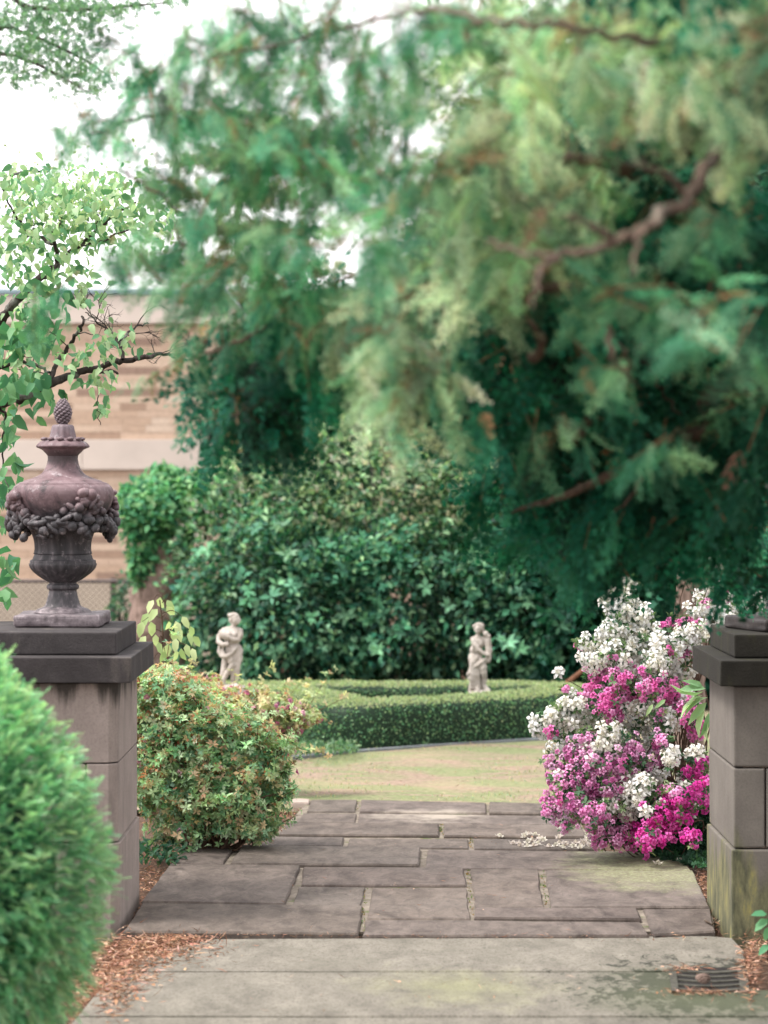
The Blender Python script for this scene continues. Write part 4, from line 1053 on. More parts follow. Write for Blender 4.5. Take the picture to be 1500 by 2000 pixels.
azalea_green('leafy green azalea with orange spent blossom beside the left pillar',
    [(310, 1380, 80, 75, .85), (400, 1440, 100, 75, 1.0), (320, 1510, 90, 85, .9), (420, 1540, 105, 80, 1.0), (500, 1480, 62, 55, .55), (470, 1600, 70, 40, .45), (350, 1610, 66, 36, .3), (535, 1530, 34, 50, .22), (510, 1620, 30, 20, .12)],
    10.55, [(.36, .54, .31), (.46, .61, .37), (.28, .47, .26), (.52, .62, .38), (.16, .33, .18), (.54, .42, .26)], 1.7, 1250, .027, .010, (P(410, 1650, 10.55)[0], 10.6, -.06), 70, 60, 7)
azalea_green('faded pink azalea behind the leafy green one, reaching over the lawn',
    [(350, 1362, 80, 45, .7), (445, 1392, 75, 42, .8), (520, 1390, 62, 36, .6), (580, 1400, 42, 20, .32), (500, 1430, 70, 40, .5), (550, 1450, 34, 46, .3)],
    12.6, [(.46, .55, .31), (.56, .58, .34), (.60, .50, .32), (.36, .46, .25)], 1.5, 850, .028, .24, (P(440, 1450, 12.6)[0], 12.6, -.05), 75, 50, 6)
# dark seedlings below
b = Buf(); N = 260; px = RNG.uniform(262, 365, N); py = 1660 + RNG.uniform(-22, 22, N); pp = np.array([G(a, c, RNG.uniform(-.05, .05)) for a, c in zip(px, py)])
b.add(*inst(LEAF, pp, unit(RNG.normal(size=(N, 3)) + [0, 0, .2]), sph(N) * .3 + [0, 0, 1], RNG.uniform(.02, .045, N), pick([(.02, .07, .04), (.04, .10, .05)], N)))
o = b.build('ground_cover', M['leaf'], None, 'stuff'); props(o, 'dark green ground cover under the leafy azalea by the left pillar', 'ground cover')
# sapling with hanging pale leaflets
D = 10.9; sx = P(317, 1300, D)[0]
sp_ = thing('sapling', (sx, D, -.06), 'sapling with drooping pale green leaflets just right of the left pillar', 'sapling')
v, q = tube(spline([(sx + .02, D, -.06), P(318, 1400, D), P(316, 1290, D), P(318, 1230, D), P(312, 1172, D)], 6), .007, .003, 6); link('stem', mesh_from('stem', v, q, None, M['twig'], True), None, sp_)
lm = leaf_meshes('leaf', leaf_tpl(.27, .08, .3), [(.46, .56, .30), (.54, .62, .36), (.38, .50, .25)], M['leaf'])
lp = [(278, 1222, -.2), (295, 1222, .1), (304, 1247, 0), (330, 1221, -.2), (343, 1221, .3), (308, 1197, -.8), (325, 1192, .8), (372, 1231, .2), (367, 1244, .5), (322, 1279, -.3), (343, 1255, 0), (364, 1266, .2), (375, 1274, .3), (343, 1277, 0), (354, 1274, .2),
      (300, 1180, -.6), (326, 1180, .6), (313, 1174, 0), (285, 1250, -.6), (297, 1272, -.4), (334, 1240, .5), (356, 1212, .6), (350, 1235, .1), (290, 1205, -.5), (310, 1262, .2), (330, 1265, -.3), (378, 1250, .6), (300, 1295, -.4), (340, 1297, .3), (320, 1304, 0)]
pos = np.array([P(a, c - 8, D + RNG.normal(0, .04)) for a, c, _ in lp]); d = np.array([[s, RNG.normal(0, .3), -1.0] for _, _, s in lp]); n_ = np.array([[RNG.normal(0, .5), -1, .5] for _ in lp])
pieces('leaf', None, pos, d, n_, RNG.uniform(.055, .078, len(lp)), RNG.integers(0, 3, len(lp)), lm, sp_)
for k in range(0, len(lp), 3):
    a = np.array([sx, D, pos[k][2] + .015]); v, q = tube(spline([a, (a + pos[k]) / 2 + [0, 0, .02], pos[k]], 4), .0022, .0012, 5); link('leaf_stalk', mesh_from('leaf_stalk', v, q, None, M['twig'], True), None, sp_)

# ================================================================== RIGHT AZALEAS (in full bloom)
WHITE = [(1202,1146,12),(1231,1137,13),(1210,1191,30),(1225,1175,16),(1264,1204,15),(1142,1259,16),(1161,1285,22),(1195,1244,30),(1228,1232,33),(1210,1285,32),(1255,1262,40),(1289,1262,30),(1322,1255,30),(1352,1240,25),(1322,1307,30),(1285,1296,25),(1364,1199,25),(1379,1165,16),(1420,1202,22),(1394,1146,12),
 (1322,1099,13),(1345,1075,14),(1371,1045,14),(1397,1049,14),(1405,1090,18),(1390,1070,14),(1442,1075,14),(1484,1176,18),(1440,1190,16),(1052,1420,20),(1082,1399,26),(1116,1388,28),(1139,1405,26),(1094,1461,18),(1150,1465,28),(1172,1472,28),(1187,1442,28),(1221,1431,34),(1255,1390,20),(1285,1416,26),(1307,1405,22),(1270,1442,20),
 (1221,1559,28),(1202,1574,20),(1255,1544,26),(1240,1521,16),(1285,1514,18),(1337,1532,18),(1307,1480,18),(1360,1472,14)]
PINK = [(1165,1322,22),(1157,1356,24),(1180,1375,28),(1210,1337,30),(1240,1322,28),(1270,1337,30),(1277,1367,25),(1225,1360,25),(1330,1277,16),(1311,1221,16),(1337,1225,18),(1367,1221,14),(1379,1184,11),(1412,1154,12),(1424,1180,9),(1345,1386,20),(1360,1424,20),(1075,1427,11),(1310,1350,24),(1200,1395,18),(1300,1385,16)]
MAUVE = [(1071,1491,13),(1090,1514,22),(1124,1484,30),(1142,1442,22),(1157,1502,36),(1195,1491,36),(1232,1461,22),(1112,1536,32),(1150,1544,36),(1187,1540,32),(1082,1574,26),(1067,1589,11),(1120,1574,28),(1161,1592,33),(1180,1619,24),(1105,1615,13),(1210,1619,26),(1210,1645,16),(1176,1642,14),(1255,1487,22),(1230,1500,22),(1290,1470,20),(1300,1450,14)]
MAGENTA = [(1240,1630,26),(1270,1634,28),(1296,1607,33),(1277,1596,24),(1319,1604,27),(1311,1559,22),(1337,1566,27),(1364,1555,25),(1367,1499,22),(1345,1510,15),(1349,1638,16),(1340,1590,20),(1375,1530,14)]
_r = random.Random(5)
WHITE += [(_r.uniform(1090, 1360), _r.uniform(1300, 1620), _r.uniform(6, 11)) for _ in range(26)]
PINK += [(_r.uniform(1080, 1370), _r.uniform(1230, 1560), _r.uniform(6, 11)) for _ in range(26)]
MAUVE += [(_r.uniform(1100, 1350), _r.uniform(1400, 1620), _r.uniform(7, 12)) for _ in range(14)]
def azalea_bloom(label, groups, base, fs, seed, nmax, dens, tpl, stem_step=1):
    t = thing('azalea_shrub', base, label, 'shrub', 'azaleas in bloom at the right pillar')
    pos, dr, co, ci, sz = [], [], [], [], []; bl = Buf(); tips = []; allc = []
    for blobs, cols in groups:
        i0 = len(allc); allc += list(cols)
        for (px, py, r) in blobs:
            D = 10.62 - .50 * np.clip((py - 1050) / 600, 0, 1) + RNG.normal(0, .08); D = min(D, (EYE - .035) * FPX / (py + r * .7 - HZ))
            c = P(px, py, D); s = D / FPX
            r = r * 1.12; n = max(3, int(dens * (r * r) / 80)); p = sph(n) * (RNG.random((n, 1)) ** .5) * (1 + .25 * RNG.normal(size=(n, 1))); p[:, 1] = -np.abs(p[:, 1]) * .9
            pp = c + p * [r * s, r * s * 1.1, r * s]; pos.append(pp); dr.append(unit(p * .9 + [-.1, -.75, .40] + RNG.normal(size=(n, 3)) * .35))
            k = RNG.integers(0, len(cols), n); ci.append(k + i0); sz.append(RNG.uniform(.65, 1.2, n) * fs)
            m = max(4, int(r * r / 40)); p = sph(m) * RNG.uniform(.5, 1.15, (m, 1)); pl = c + p * [r * s, r * s, r * s]; pl = pl[pl[:, 2] > .0]; m = len(pl)
            if m: multi(bl, ROSE, pl, unit(sph(m) * .7 + [0, -.2, .5]), sph(m), RNG.uniform(.018, .034, m), pick([(.07, .15, .075), (.13, .22, .10), (.20, .28, .13), (.04, .10, .055)], m))
            tips.append(c + [0, .03, -.01])
    pos = np.concatenate(pos); dr = np.concatenate(dr); ci = np.concatenate(ci); sz = np.concatenate(sz); ok = pos[:, 2] > .015; pos, dr, ci, sz = pos[ok], dr[ok], ci[ok], sz[ok]
    order = np.argsort(pos[:, 1]); A_, R_ = order[:nmax], order[nmax:]
    ms = leaf_meshes('flower', tpl, allc, M['petal'])
    pieces('flower', tpl, pos[A_], dr[A_], sph(len(A_)), sz[A_], ci[A_], ms, t)
    if len(R_):
        b = Buf(); cc = np.array(allc)[ci[R_]] * (1 + RNG.normal(0, .05, (len(R_), 1))); multi(b, [tpl], pos[R_], dr[R_], sph(len(R_)), sz[R_], np.clip(cc, 0, .9)); b.build('further_blossom', M['petal'], t, 'stuff')
    bl.build('foliage', M['leaf'], t, 'stuff')
    stems(t, base, tips[::stem_step], .0042, .0016, M['twig'], 'branch')
    return t
bx = P(1345, 1660, 10.4)[0]
azalea_bloom('tall azalea covered in white flowers, leaning over the path', [(WHITE, [(.92, .90, .85), (.93, .92, .88), (.90, .88, .80), (.93, .91, .88)])], (bx + .05, 10.75, -.06), .030, 80, 290, 2.2, FLOWER)
azalea_bloom('pink and mauve azalea tangled among the white flowers', [(PINK, [(.91, .28, .60), (.94, .42, .70), (.86, .19, .52)]), (MAUVE, [(.88, .36, .66), (.92, .47, .74), (.80, .26, .57), (.92, .55, .78)])], (bx - .1, 10.65, -.06), .0185, 84, 290, 3.2, FLOWER_R)
azalea_bloom('low hot magenta azalea at the foot of the right pillar', [(MAGENTA, [(.87, .11, .52), (.92, .20, .61), (.80, .07, .44)])], (bx - .0, 10.42, -.06), .020, 88, 290, 3.0, FLOWER_R)
# dark leafy foot of the azaleas by the pillar
b = Buf(); N = 1500; px = RNG.uniform(1180, 1392, N); py = RNG.uniform(1560, 1700, N) ; kp = py < 1645 + (px - 1180) * .26; px, py = px[kp], py[kp]; N = len(px)
pp = np.array([P(a, c, min(10.35, FPX * 1.6 / (c - HZ) - .03)) for a, c in zip(px, py)])
multi(b, ROSE, pp, unit(sph(N) * .6 + [0, -.2, .5]), sph(N), RNG.uniform(.02, .036, N), pick([(.03, .09, .05), (.05, .13, .065), (.02, .06, .035)], N))
o = b.build('ground_cover', M['leaf'], None, 'stuff'); props(o, 'dark green leafy undergrowth between the magenta azalea and right pillar', 'ground cover')
# broad pale leaves against the pillar
D = 9.75; bp = P(1400, 1440, D); pe = thing('peony_plant', (bp[0], D, -.06), 'plant with long pale green leaves against the right pillar', 'plant')
lm = leaf_meshes('leaf', leaf_tpl(.16, .06, .4), [(.28, .44, .22), (.38, .52, .28), (.20, .36, .18)], M['leaf'])
v, q = tube(spline([(bp[0] + .02, D, -.06), P(1396, 1550, D), P(1392, 1420, D), P(1378, 1350, D)], 5), .006, .003, 6); link('stem', mesh_from('stem', v, q, None, M['twig'], True), None, pe)
ll = [(1375, 1350, -1, -.15, .17), (1372, 1358, -1, -.45, .16), (1378, 1345, -.9, .12, .14), (1380, 1372, -.8, -.75, .14), (1376, 1385, -.5, -1, .14), (1384, 1392, -.2, -1, .13), (1382, 1362, -.9, -.3, .15), (1385, 1405, -.4, -1, .11), (1372, 1340, -.7, .3, .10), (1300, 1366, -.7, -.5, .07), (1275, 1375, -.5, -.8, .07)]
pieces('leaf', None, np.array([P(a, c, D - .04) for a, c, *_ in ll]), np.array([[dx, -.25, dz] for _, _, dx, dz, _ in ll]), np.array([.1, -.5, .8]) + RNG.normal(0, .45, (len(ll), 3)), np.array([l * .8 for *_, l in ll]), np.arange(len(ll)), lm, pe)
# fallen flowers on the flags
fm = leaf_meshes('fallen_flower', FLOWER, [(.82, .78, .70), (.80, .72, .66)], M['petal'])
spots = [(977, 1632), (1003, 1646), (1022, 1632), (1033, 1629), (1028, 1644), (1040, 1640), (1046, 1630), (1052, 1636), (1060, 1640), (1042, 1650), (1030, 1652), (1018, 1650), (1052, 1647), (1072, 1652), (1084, 1650), (1092, 1646), (1100, 1654), (1108, 1648), (1118, 1652), (1124, 1645), (1132, 1654), (1140, 1648), (1148, 1640), (1156, 1652), (1096, 1618), (1152, 1630), (1166, 1644), (1090, 1634), (1285, 1685), (1330, 1680)]
for k, (a, c) in enumerate(spots):
    p = G(a, c, .004); ob = bpy.data.objects.new('fallen_flower', fm[k % 2]); COL.objects.link(ob)
    ob.location = p + np.array([0, 0, .012]); s = .024; ob.scale = (s, s, s)
    ob.rotation_euler = (math.radians(-90) + RNG.normal(0, .35), RNG.normal(0, .3), RNG.uniform(0, 6))
    props(ob, 'white azalea flower fallen on the dark flagstones below the azaleas', 'flower', 'white flowers fallen on the path')

# ================================================================== DOGWOOD (left)
D = 9.75
dw = thing('dogwood_tree', (-2.35, 10.2, -.06), 'dogwood with dark lichened branches and pale green leaves above the urn', 'tree')
v, q = tube(spline([(-2.35, 10.2, -.1), (-2.3, 10.1, .8), (-2.15, 10.0, 1.6), (-2.0, 9.9, 2.1)], 6), .09, .05, 10, .06); link('trunk', mesh_from('trunk', v, q, None, M['bark_dark'], True), None, dw)
def dbranch(pts, r0, r1, dj=0.0, pre=None):
    w = [P(a, c, D + dj + .12 * math.sin(k * 1.3 + pts[0][1])) for k, (a, c) in enumerate(pts)]
    if pre is not None: w = [np.array(pre)] + w
    s = spline(w, 6); s[1:-1] += RNG.normal(0, .0035, (len(s) - 2, 3))
    v, q = tube(s, r0, r1, 8, .07); link('branch', mesh_from('branch', v, q, None, M['bark_dark'], True), None, dw); return s
B = []
B.append(dbranch([(-60, 800), (0, 785), (43, 773), (97, 748), (140, 732), (187, 718), (240, 705), (287, 697), (313, 692), (367, 703)], .028, .004, 0, (-2.2, 10.05, 1.5)))
B.append(dbranch([(180, 733), (213, 723), (230, 730)], .008, .004)); B.append(dbranch([(92, 747), (113, 707), (133, 677), (150, 653), (163, 630), (160, 618)], .011, .004))
B.append(dbranch([(240, 702), (233, 670), (213, 647), (187, 627), (167, 610)], .008, .002)); B.append(dbranch([(233, 665), (267, 637), (290, 632)], .006, .002))
B.append(dbranch([(-40, 680), (0, 630), (27, 593), (63, 557), (100, 527), (127, 507), (153, 480), (187, 453), (227, 417), (265, 395)], .024, .004, .1, (-2.12, 10.0, 1.75)))
B.append(dbranch([(112, 512), (107, 460), (117, 433), (122, 410)], .009, .003)); B.append(dbranch([(107, 477), (57, 460), (20, 478)], .008, .003)); B.append(dbranch([(57, 460), (30, 420), (5, 370)], .006, .003))
B.append(dbranch([(0, 717), (63, 713), (97, 727)], .009, .006, 0, (-2.2, 10.0, 1.8))); B.append(dbranch([(0, 790), (10, 830), (5, 900), (18, 960)], .006, .002, -.1)); B.append(dbranch([(187, 718), (193, 760), (190, 790), (196, 830)], .003, .0015))
B.append(dbranch([(153, 480), (200, 470), (240, 452), (300, 440)], .006, .002)); B.append(dbranch([(-30, 380), (20, 345), (60, 335), (110, 330)], .008, .003, .1, (-2.0, 9.9, 2.1)))
# bare fine twigs
b = Buf()
def twigs(p, d, L, r, depth):
    n = 3; pts = [p]
    for k in range(n):
        d = unit(d + RNG.normal(0, .28, 3) * [1, .6, 1]); pts.append(pts[-1] + d * L / n)
    v, q = tube(np.array(pts), r, r * .6, 4); b.add(v, q, np.array([.1, .07, .06]))
    if depth:
        for k in range(RNG.integers(2, 4)):
            i = RNG.integers(1, n + 1); twigs(pts[i], unit(d + RNG.normal(0, .8, 3) * [1, .5, 1] + [0, 0, .15]), L * RNG.uniform(.55, .8), r * .65, depth - 1)
for (px, py, dx, dz) in ((233, 668, -.3, 1), (213, 647, -.8, .8), (187, 627, -1, .5), (187, 627, .2, 1), (267, 637, .6, 1), (250, 655, 1, .6), (150, 653, .8, .6), (133, 677, -1, .3), (63, 713, .2, 1), (287, 697, 1, .3), (60, 470, .2, 1), (107, 460, -.6, 1), (187, 453, .3, 1), (313, 692, .7, -.2), (90, 730, -.6, -.3)):
    twigs(P(px, py, D), np.array([dx, 0, dz]), .10, .0026, 3)
b.build('bare_twigs', M['bark_dark'], dw, 'stuff')
DCOL = [(.19, .37, .19), (.27, .45, .24), (.36, .52, .30), (.11, .27, .14), (.42, .56, .34)]
DARKC = [(.06, .19, .10), (.09, .24, .12), (.14, .30, .14)]
LF = leaf_tpl(.31, .14, .42); blobs = [(60, 400, 80, 62, 170, 0), (150, 380, 80, 55, 150, 0), (240, 380, 62, 55, 110, 0), (30, 350, 60, 30, 60, 0), (40, 480, 60, 55, 80, 0), (130, 450, 90, 50, 110, 0), (225, 440, 70, 45, 80, 0), (40, 560, 60, 70, 70, 0), (90, 600, 50, 60, 40, 1),
    (30, 650, 50, 50, 50, 1), (60, 690, 50, 30, 28, 0), (170, 690, 60, 35, 60, 0), (225, 660, 42, 30, 34, 0), (195, 745, 46, 26, 26, 0), (200, 795, 20, 14, 12, 0), (30, 745, 45, 32, 34, 1), (75, 760, 26, 38, 22, 1), (15, 800, 25, 40, 18, 1), (25, 880, 24, 44, 20, 1), (8, 960, 16, 40, 12, 1), (10, 1010, 20, 30, 8, 1), (15, 1100, 26, 30, 12, 1), (5, 1160, 10, 18, 4, 1),
    (300, 420, 40, 35, 36, 0), (300, 480, 44, 36, 30, 0), (320, 400, 30, 40, 20, 0), (120, 530, 60, 40, 60, 0), (180, 560, 40, 40, 24, 0)]
pos, cols, szs = [], [], []
for (px, py, rx, ry, n, dk) in blobs:
    p = RNG.normal(size=(n, 3)) * .55; pos.append(np.array([P(px + a * rx, py + c * ry, D + e * .35 - (.1 if dk else 0)) for a, c, e in p]))
    cols.append(RNG.integers(0, 3, n) + 5 if dk else RNG.integers(0, 5, n)); szs.append(RNG.uniform(.05, .085, n) if dk else RNG.uniform(.030, .052, n))
pos = np.concatenate(pos); ci = np.concatenate(cols); sz = np.concatenate(szs); N = len(pos); allc = np.array(DCOL + DARKC)
d = unit(RNG.normal(size=(N, 3)) * [.7, .5, .35] + [0, -.15, -.65]); nn = RNG.normal(size=(N, 3)) * .6 + [0, -.6, .55]
vis = (pos[:, 0] / pos[:, 1] * FPX + 750 > -20); big = np.argsort(-(sz * vis))[:295]; rest_i = np.setdiff1d(np.arange(N), big)
lm = leaf_meshes('leaf', LF, allc, M['leaf']); pieces('leaf', LF, pos[big], d[big], nn[big], sz[big], ci[big], lm, dw)
b = Buf(); cc = np.clip(allc[ci[rest_i]] * (1 + RNG.normal(0, .1, (len(rest_i), 1))), 0, 1); b.add(*inst(LF, pos[rest_i], d[rest_i], nn[rest_i], sz[rest_i], cc)); b.build('small_leaves', M['leaf'], dw, 'stuff')
# unopened bracts and leaf tips, finer
b = Buf(); N = 900; p = RNG.normal(size=(N, 3)); pp = np.array([P(130 + a * 75, 400 + c * 45, D + e * .2) for a, c, e in p])
multi(b, [LEAF2], pp, unit(RNG.normal(size=(N, 3)) + [0, 0, .5]), sph(N), RNG.uniform(.012, .026, N), pick([(.44, .56, .31), (.35, .50, .26), (.50, .58, .36)], N)); b.build('young_shoots', M['leaf'], dw, 'stuff')

# ================================================================== MAPLE (upper left)
D = 14.5; mp = thing('maple_tree', (-3.4, 15.0, -.06), 'maple with small star-shaped leaves against the sky, upper left', 'tree')
v, q = tube(spline([(-3.4, 15, -.1), (-3.35, 15, 1.5), (-3.2, 14.9, 3.0), (-3.0, 14.8, 5.0)], 6), .14, .06, 10, .05); link('trunk', mesh_from('trunk', v, q, None, M['bark_dark'], True), None, mp)
for pts in ([(-60, 120), (0, 55), (40, 62), (100, 85), (170, 120), (215, 150)], [(-60, 120), (0, 105), (60, 120), (120, 150), (180, 185)], [(-40, 30), (60, 15), (140, 20), (250, 12), (330, 5)]):
    w = [np.array((-3.2, 14.9, 3.0))] + [P(a, c, D) for a, c in pts]; v, q = tube(spline(w, 5), .022, .004, 6); link('branch', mesh_from('branch', v, q, None, M['bark_dark'], True), None, mp)
b = Buf()
for (px, py, rx, ry, n) in ((60, 30, 90, 40, 420), (30, 100, 70, 45, 300), (120, 90, 80, 45, 330), (140, 140, 70, 28, 200), (200, 40, 55, 35, 120), (150, 10, 80, 22, 160), (180, 165, 40, 20, 70), (30, 150, 40, 20, 60), (250, 12, 60, 16, 70), (330, 3, 30, 10, 26)):
    p = RNG.normal(size=(n, 3)) * .6; pp = np.array([P(px + a * rx, py + c * ry, D + e * .5) for a, c, e in p])
    b.add(*inst(MAPLE, pp, unit(RNG.normal(size=(n, 3)) * [.7, .4, .4] + [0, 0, -.7]), RNG.normal(size=(n, 3)) * .6 + [0, -.7, .3], RNG.uniform(.026, .044, n), pick([(.12, .23, .13), (.16, .30, .16), (.08, .18, .10)], n)))
b.build('crown', M['leaf'], mp, 'stuff')

# ================================================================== YEW BUSH (left foreground)
yc = np.array([-1.32, 6.35, .57]); yr = np.array([.565, .60, .63])
yw = thing('yew_bush', (yc[0], yc[1], -.06), 'bright green clipped yew bush in the left foreground', 'shrub')
N = 34000; p = sph(N * 2); p = p[(p[:, 2] > -.98)][:N]; hid = (p[:, 1] > .35) | (yc[0] + p[:, 0] * yr[0] < -1.18); p = p[~hid | (RNG.random(N) < .12)]; N = len(p); kk = np.array([mnoise.noise(Vector(x * 3.4) + Vector((5, 1, 2))) + .7 * mnoise.noise(Vector(x * 11)) for x in p])
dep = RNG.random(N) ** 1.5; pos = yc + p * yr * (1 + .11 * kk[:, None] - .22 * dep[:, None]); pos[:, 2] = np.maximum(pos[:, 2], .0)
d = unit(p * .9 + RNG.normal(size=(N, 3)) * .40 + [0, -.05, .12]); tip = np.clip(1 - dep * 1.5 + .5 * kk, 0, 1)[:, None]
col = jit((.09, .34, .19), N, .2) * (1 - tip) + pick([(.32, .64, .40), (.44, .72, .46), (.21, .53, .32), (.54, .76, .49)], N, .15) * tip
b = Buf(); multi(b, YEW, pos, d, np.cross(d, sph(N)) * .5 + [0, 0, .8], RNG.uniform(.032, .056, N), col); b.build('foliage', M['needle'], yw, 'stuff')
pc_ = shell_points(10, .9)
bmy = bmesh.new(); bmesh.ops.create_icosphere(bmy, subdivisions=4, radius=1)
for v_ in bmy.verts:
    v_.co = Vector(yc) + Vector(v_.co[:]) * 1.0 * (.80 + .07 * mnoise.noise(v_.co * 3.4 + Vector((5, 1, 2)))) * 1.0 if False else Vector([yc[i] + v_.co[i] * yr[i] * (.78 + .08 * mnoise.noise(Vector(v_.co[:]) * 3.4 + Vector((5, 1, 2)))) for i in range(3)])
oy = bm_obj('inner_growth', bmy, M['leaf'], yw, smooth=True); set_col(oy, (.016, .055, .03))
stems(yw, (yc[0], yc[1], -.06), yc + unit(RNG.normal(size=(12, 3)) + [0, 0, .4]) * yr * .8, .018, .004, M['bark_cedar'])

# ================================================================== CEDAR (overhanging from the right, near the camera)
ced = thing('cedar_tree', (2.15, 5.9, -.06), 'large cedar whose drooping branches hang across the top of the view', 'tree')
v, q = tube(spline([(2.15, 5.9, -.1), (2.12, 5.9, .9), (2.05, 5.85, 2.2), (2.1, 5.8, 4.2)], 8), .20, .11, 14, .07); link('trunk', mesh_from('trunk', v, q, None, M['bark_cedar'], True), None, ced)
def climb(pts, r0, r1, root=None):
    w = [P(a, c, d if d > 5.5 else d * 1.25 if d < 4.4 else d * 1.08) for a, c, d in pts]
    if root is not None: w = [np.array(root)] + w
    s = spline(w, 7); s[1:-1] += RNG.normal(0, .004, (len(s) - 2, 3)); v, q = tube(s, r0, r1, 9, .06); link('limb', mesh_from('limb', v, q, None, M['bark_cedar'], True), None, ced); return s
climb([(1560, 180, 5.2), (1400, 300, 3.6), (1345, 385, 3.35), (1270, 435, 3.25), (1180, 480, 3.2), (1090, 497, 3.2), (1010, 495, 3.3), (950, 470, 3.4)], .0155, .003, (2.05, 5.85, 2.4))
climb([(1500, 640, 5.6), (1340, 650, 5.5), (1260, 690, 5.5), (1200, 740, 5.6), (1120, 860, 5.8)], .05, .01, (2.08, 5.88, 1.9))
climb([(1480, 620, 5.2), (1350, 608, 5.0), (1260, 598, 4.9), (1165, 565, 4.8), (1060, 560, 4.8), (860, 560, 5.0), (640, 580, 5.2), (520, 640, 5.3), (400, 690, 5.4)], .022, .004, (2.06, 5.86, 2.0))
climb([(1500, 290, 4.6), (1380, 278, 4.2), (1300, 300, 4.1), (1240, 330, 4.0), (1120, 310, 4.0), (960, 330, 4.2), (800, 330, 4.7), (690, 350, 5.0), (600, 280, 5.2), (480, 240, 5.4), (330, 220, 5.5), (180, 260, 5.6)], .024, .003, (2.05, 5.85, 2.5))
climb([(700, 355, 5.0), (600, 330, 5.1), (480, 360, 5.2), (370, 480, 5.2), (330, 400, 5.2), (230, 330, 5.2)], .012, .003)
climb([(1450, 60, 4.2), (1300, 80, 3.4), (1150, 60, 3.2), (960, 40, 3.3), (820, 20, 3.6), (650, 60, 4.2), (420, 110, 4.6)], .009, .003, (2.06, 5.85, 2.7))
climb([(1480, 760, 5.9), (1380, 830, 5.8), (1250, 900, 5.8), (1120, 960, 6.0), (1000, 1000, 6.2)], .03, .005, (2.1, 5.9, 1.7))
climb([(1450, 900, 6.4), (1330, 1000, 6.4), (1230, 1060, 6.5)], .02, .004, (2.1, 5.9, 1.6))
climb([(600, 590, 5.2), (560, 700, 5.3), (520, 780, 5.4), (450, 810, 5.4)], .010, .003)
climb([(1040, 700, 4.9), (1060, 660, 4.8), (1030, 620, 4.8)], .012, .006); climb([(1190, 640, 3.6), (1200, 700, 3.6), (1240, 750, 3.7)], .006, .003)
for pts in ([(1290, 425, 3.26), (1250, 470, 3.2), (1230, 540, 3.15)], [(1200, 472, 3.2), (1150, 440, 3.15), (1090, 420, 3.1)], [(1345, 385, 3.35), (1300, 340, 3.3), (1230, 320, 3.2)], [(1090, 497, 3.2), (1050, 540, 3.15), (1040, 600, 3.1)], [(1260, 690, 5.5), (1290, 760, 5.5), (1330, 810, 5.4)], [(1200, 740, 5.6), (1150, 740, 5.5), (1090, 720, 5.5)], [(1250, 900, 5.8), (1240, 960, 5.8), (1200, 1000, 5.8)], [(1165, 565, 4.8), (1190, 640, 4.7), (1240, 720, 4.7)]):
    climb(pts, .007, .002)
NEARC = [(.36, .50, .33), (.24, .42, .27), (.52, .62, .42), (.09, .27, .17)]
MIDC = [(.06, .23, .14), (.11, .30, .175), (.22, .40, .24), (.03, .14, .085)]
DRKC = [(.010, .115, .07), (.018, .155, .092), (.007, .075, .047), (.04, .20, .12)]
def foliage(blobs, pal, tpls, smin, smax, fall, brown=.03, left=-.25, name='foliage', dthick=.10, kd=1.0, kn=1.0, up=0):
    b = Buf(); bb = Buf()
    for (px, py, rx, ry, D, n) in blobs:
        D = D * kd; n = int(n * kn); py = py - up
        # hanging tufts: several sprays share a twig
        nt_ = max(1, n // 9); c3 = RNG.normal(size=(nt_, 3)) * .56
        for a, e, g in c3:
            c = P(px + a * rx, py + e * ry, D * (1 + g * dthick)); k = 9; td = unit(np.array([left, -.1, -.35]) + RNG.normal(0, .55, 3)); L = RNG.uniform(.05, .11) * (smax / .10)
            tpos = c + td * (np.linspace(-.5, .6, k) * L)[:, None] + RNG.normal(0, .012, (k, 3)); dd = unit(td + RNG.normal(0, .45, (k, 3)) + [0, 0, -fall])
            tint = np.clip(1 + RNG.normal(0, .42), .22, 1.8); cc = np.clip(pick(pal, k, .12, .05) * tint, .003, .9)
            s = RNG.uniform(smin, smax, k); i = RNG.integers(0, len(tpls))
            nrm_ = np.array([-.15, -.4, .6]) + RNG.normal(0, .7, 3) + RNG.normal(0, .35, (k, 3)); isb = RNG.random(k) < brown * .5
            cc[isb] = pick([(.32, .17, .09), (.38, .22, .13), (.26, .14, .09)], int(isb.sum())); s[isb] *= .7
            b.add(*inst(tpls[i], tpos, dd, nrm_, s, cc))
            v, q = tube(np.array([c - td * L * .7, c, c + td * L * .6]), .0022, .001, 4); bb.add(v, q, np.array([.20, .12, .07]))
    b.build(name, M['needle'], ced, 'stuff'); bb.build('brown_twigs', M['litter'], ced, 'stuff')
# nearest, brightest boughs
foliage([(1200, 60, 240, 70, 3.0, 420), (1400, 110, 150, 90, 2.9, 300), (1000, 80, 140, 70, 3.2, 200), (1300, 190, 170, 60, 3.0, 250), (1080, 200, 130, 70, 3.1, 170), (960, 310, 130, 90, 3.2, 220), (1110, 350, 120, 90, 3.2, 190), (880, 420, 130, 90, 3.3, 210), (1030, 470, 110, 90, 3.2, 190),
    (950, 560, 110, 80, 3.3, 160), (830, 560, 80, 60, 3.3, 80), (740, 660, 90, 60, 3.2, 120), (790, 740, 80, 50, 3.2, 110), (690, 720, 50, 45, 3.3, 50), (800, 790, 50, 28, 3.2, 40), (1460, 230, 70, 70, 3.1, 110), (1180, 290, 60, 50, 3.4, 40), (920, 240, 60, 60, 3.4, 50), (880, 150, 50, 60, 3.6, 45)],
    NEARC, CEDAR, .07, .115, .6, .16, kd=1.62, kn=.92, up=22)
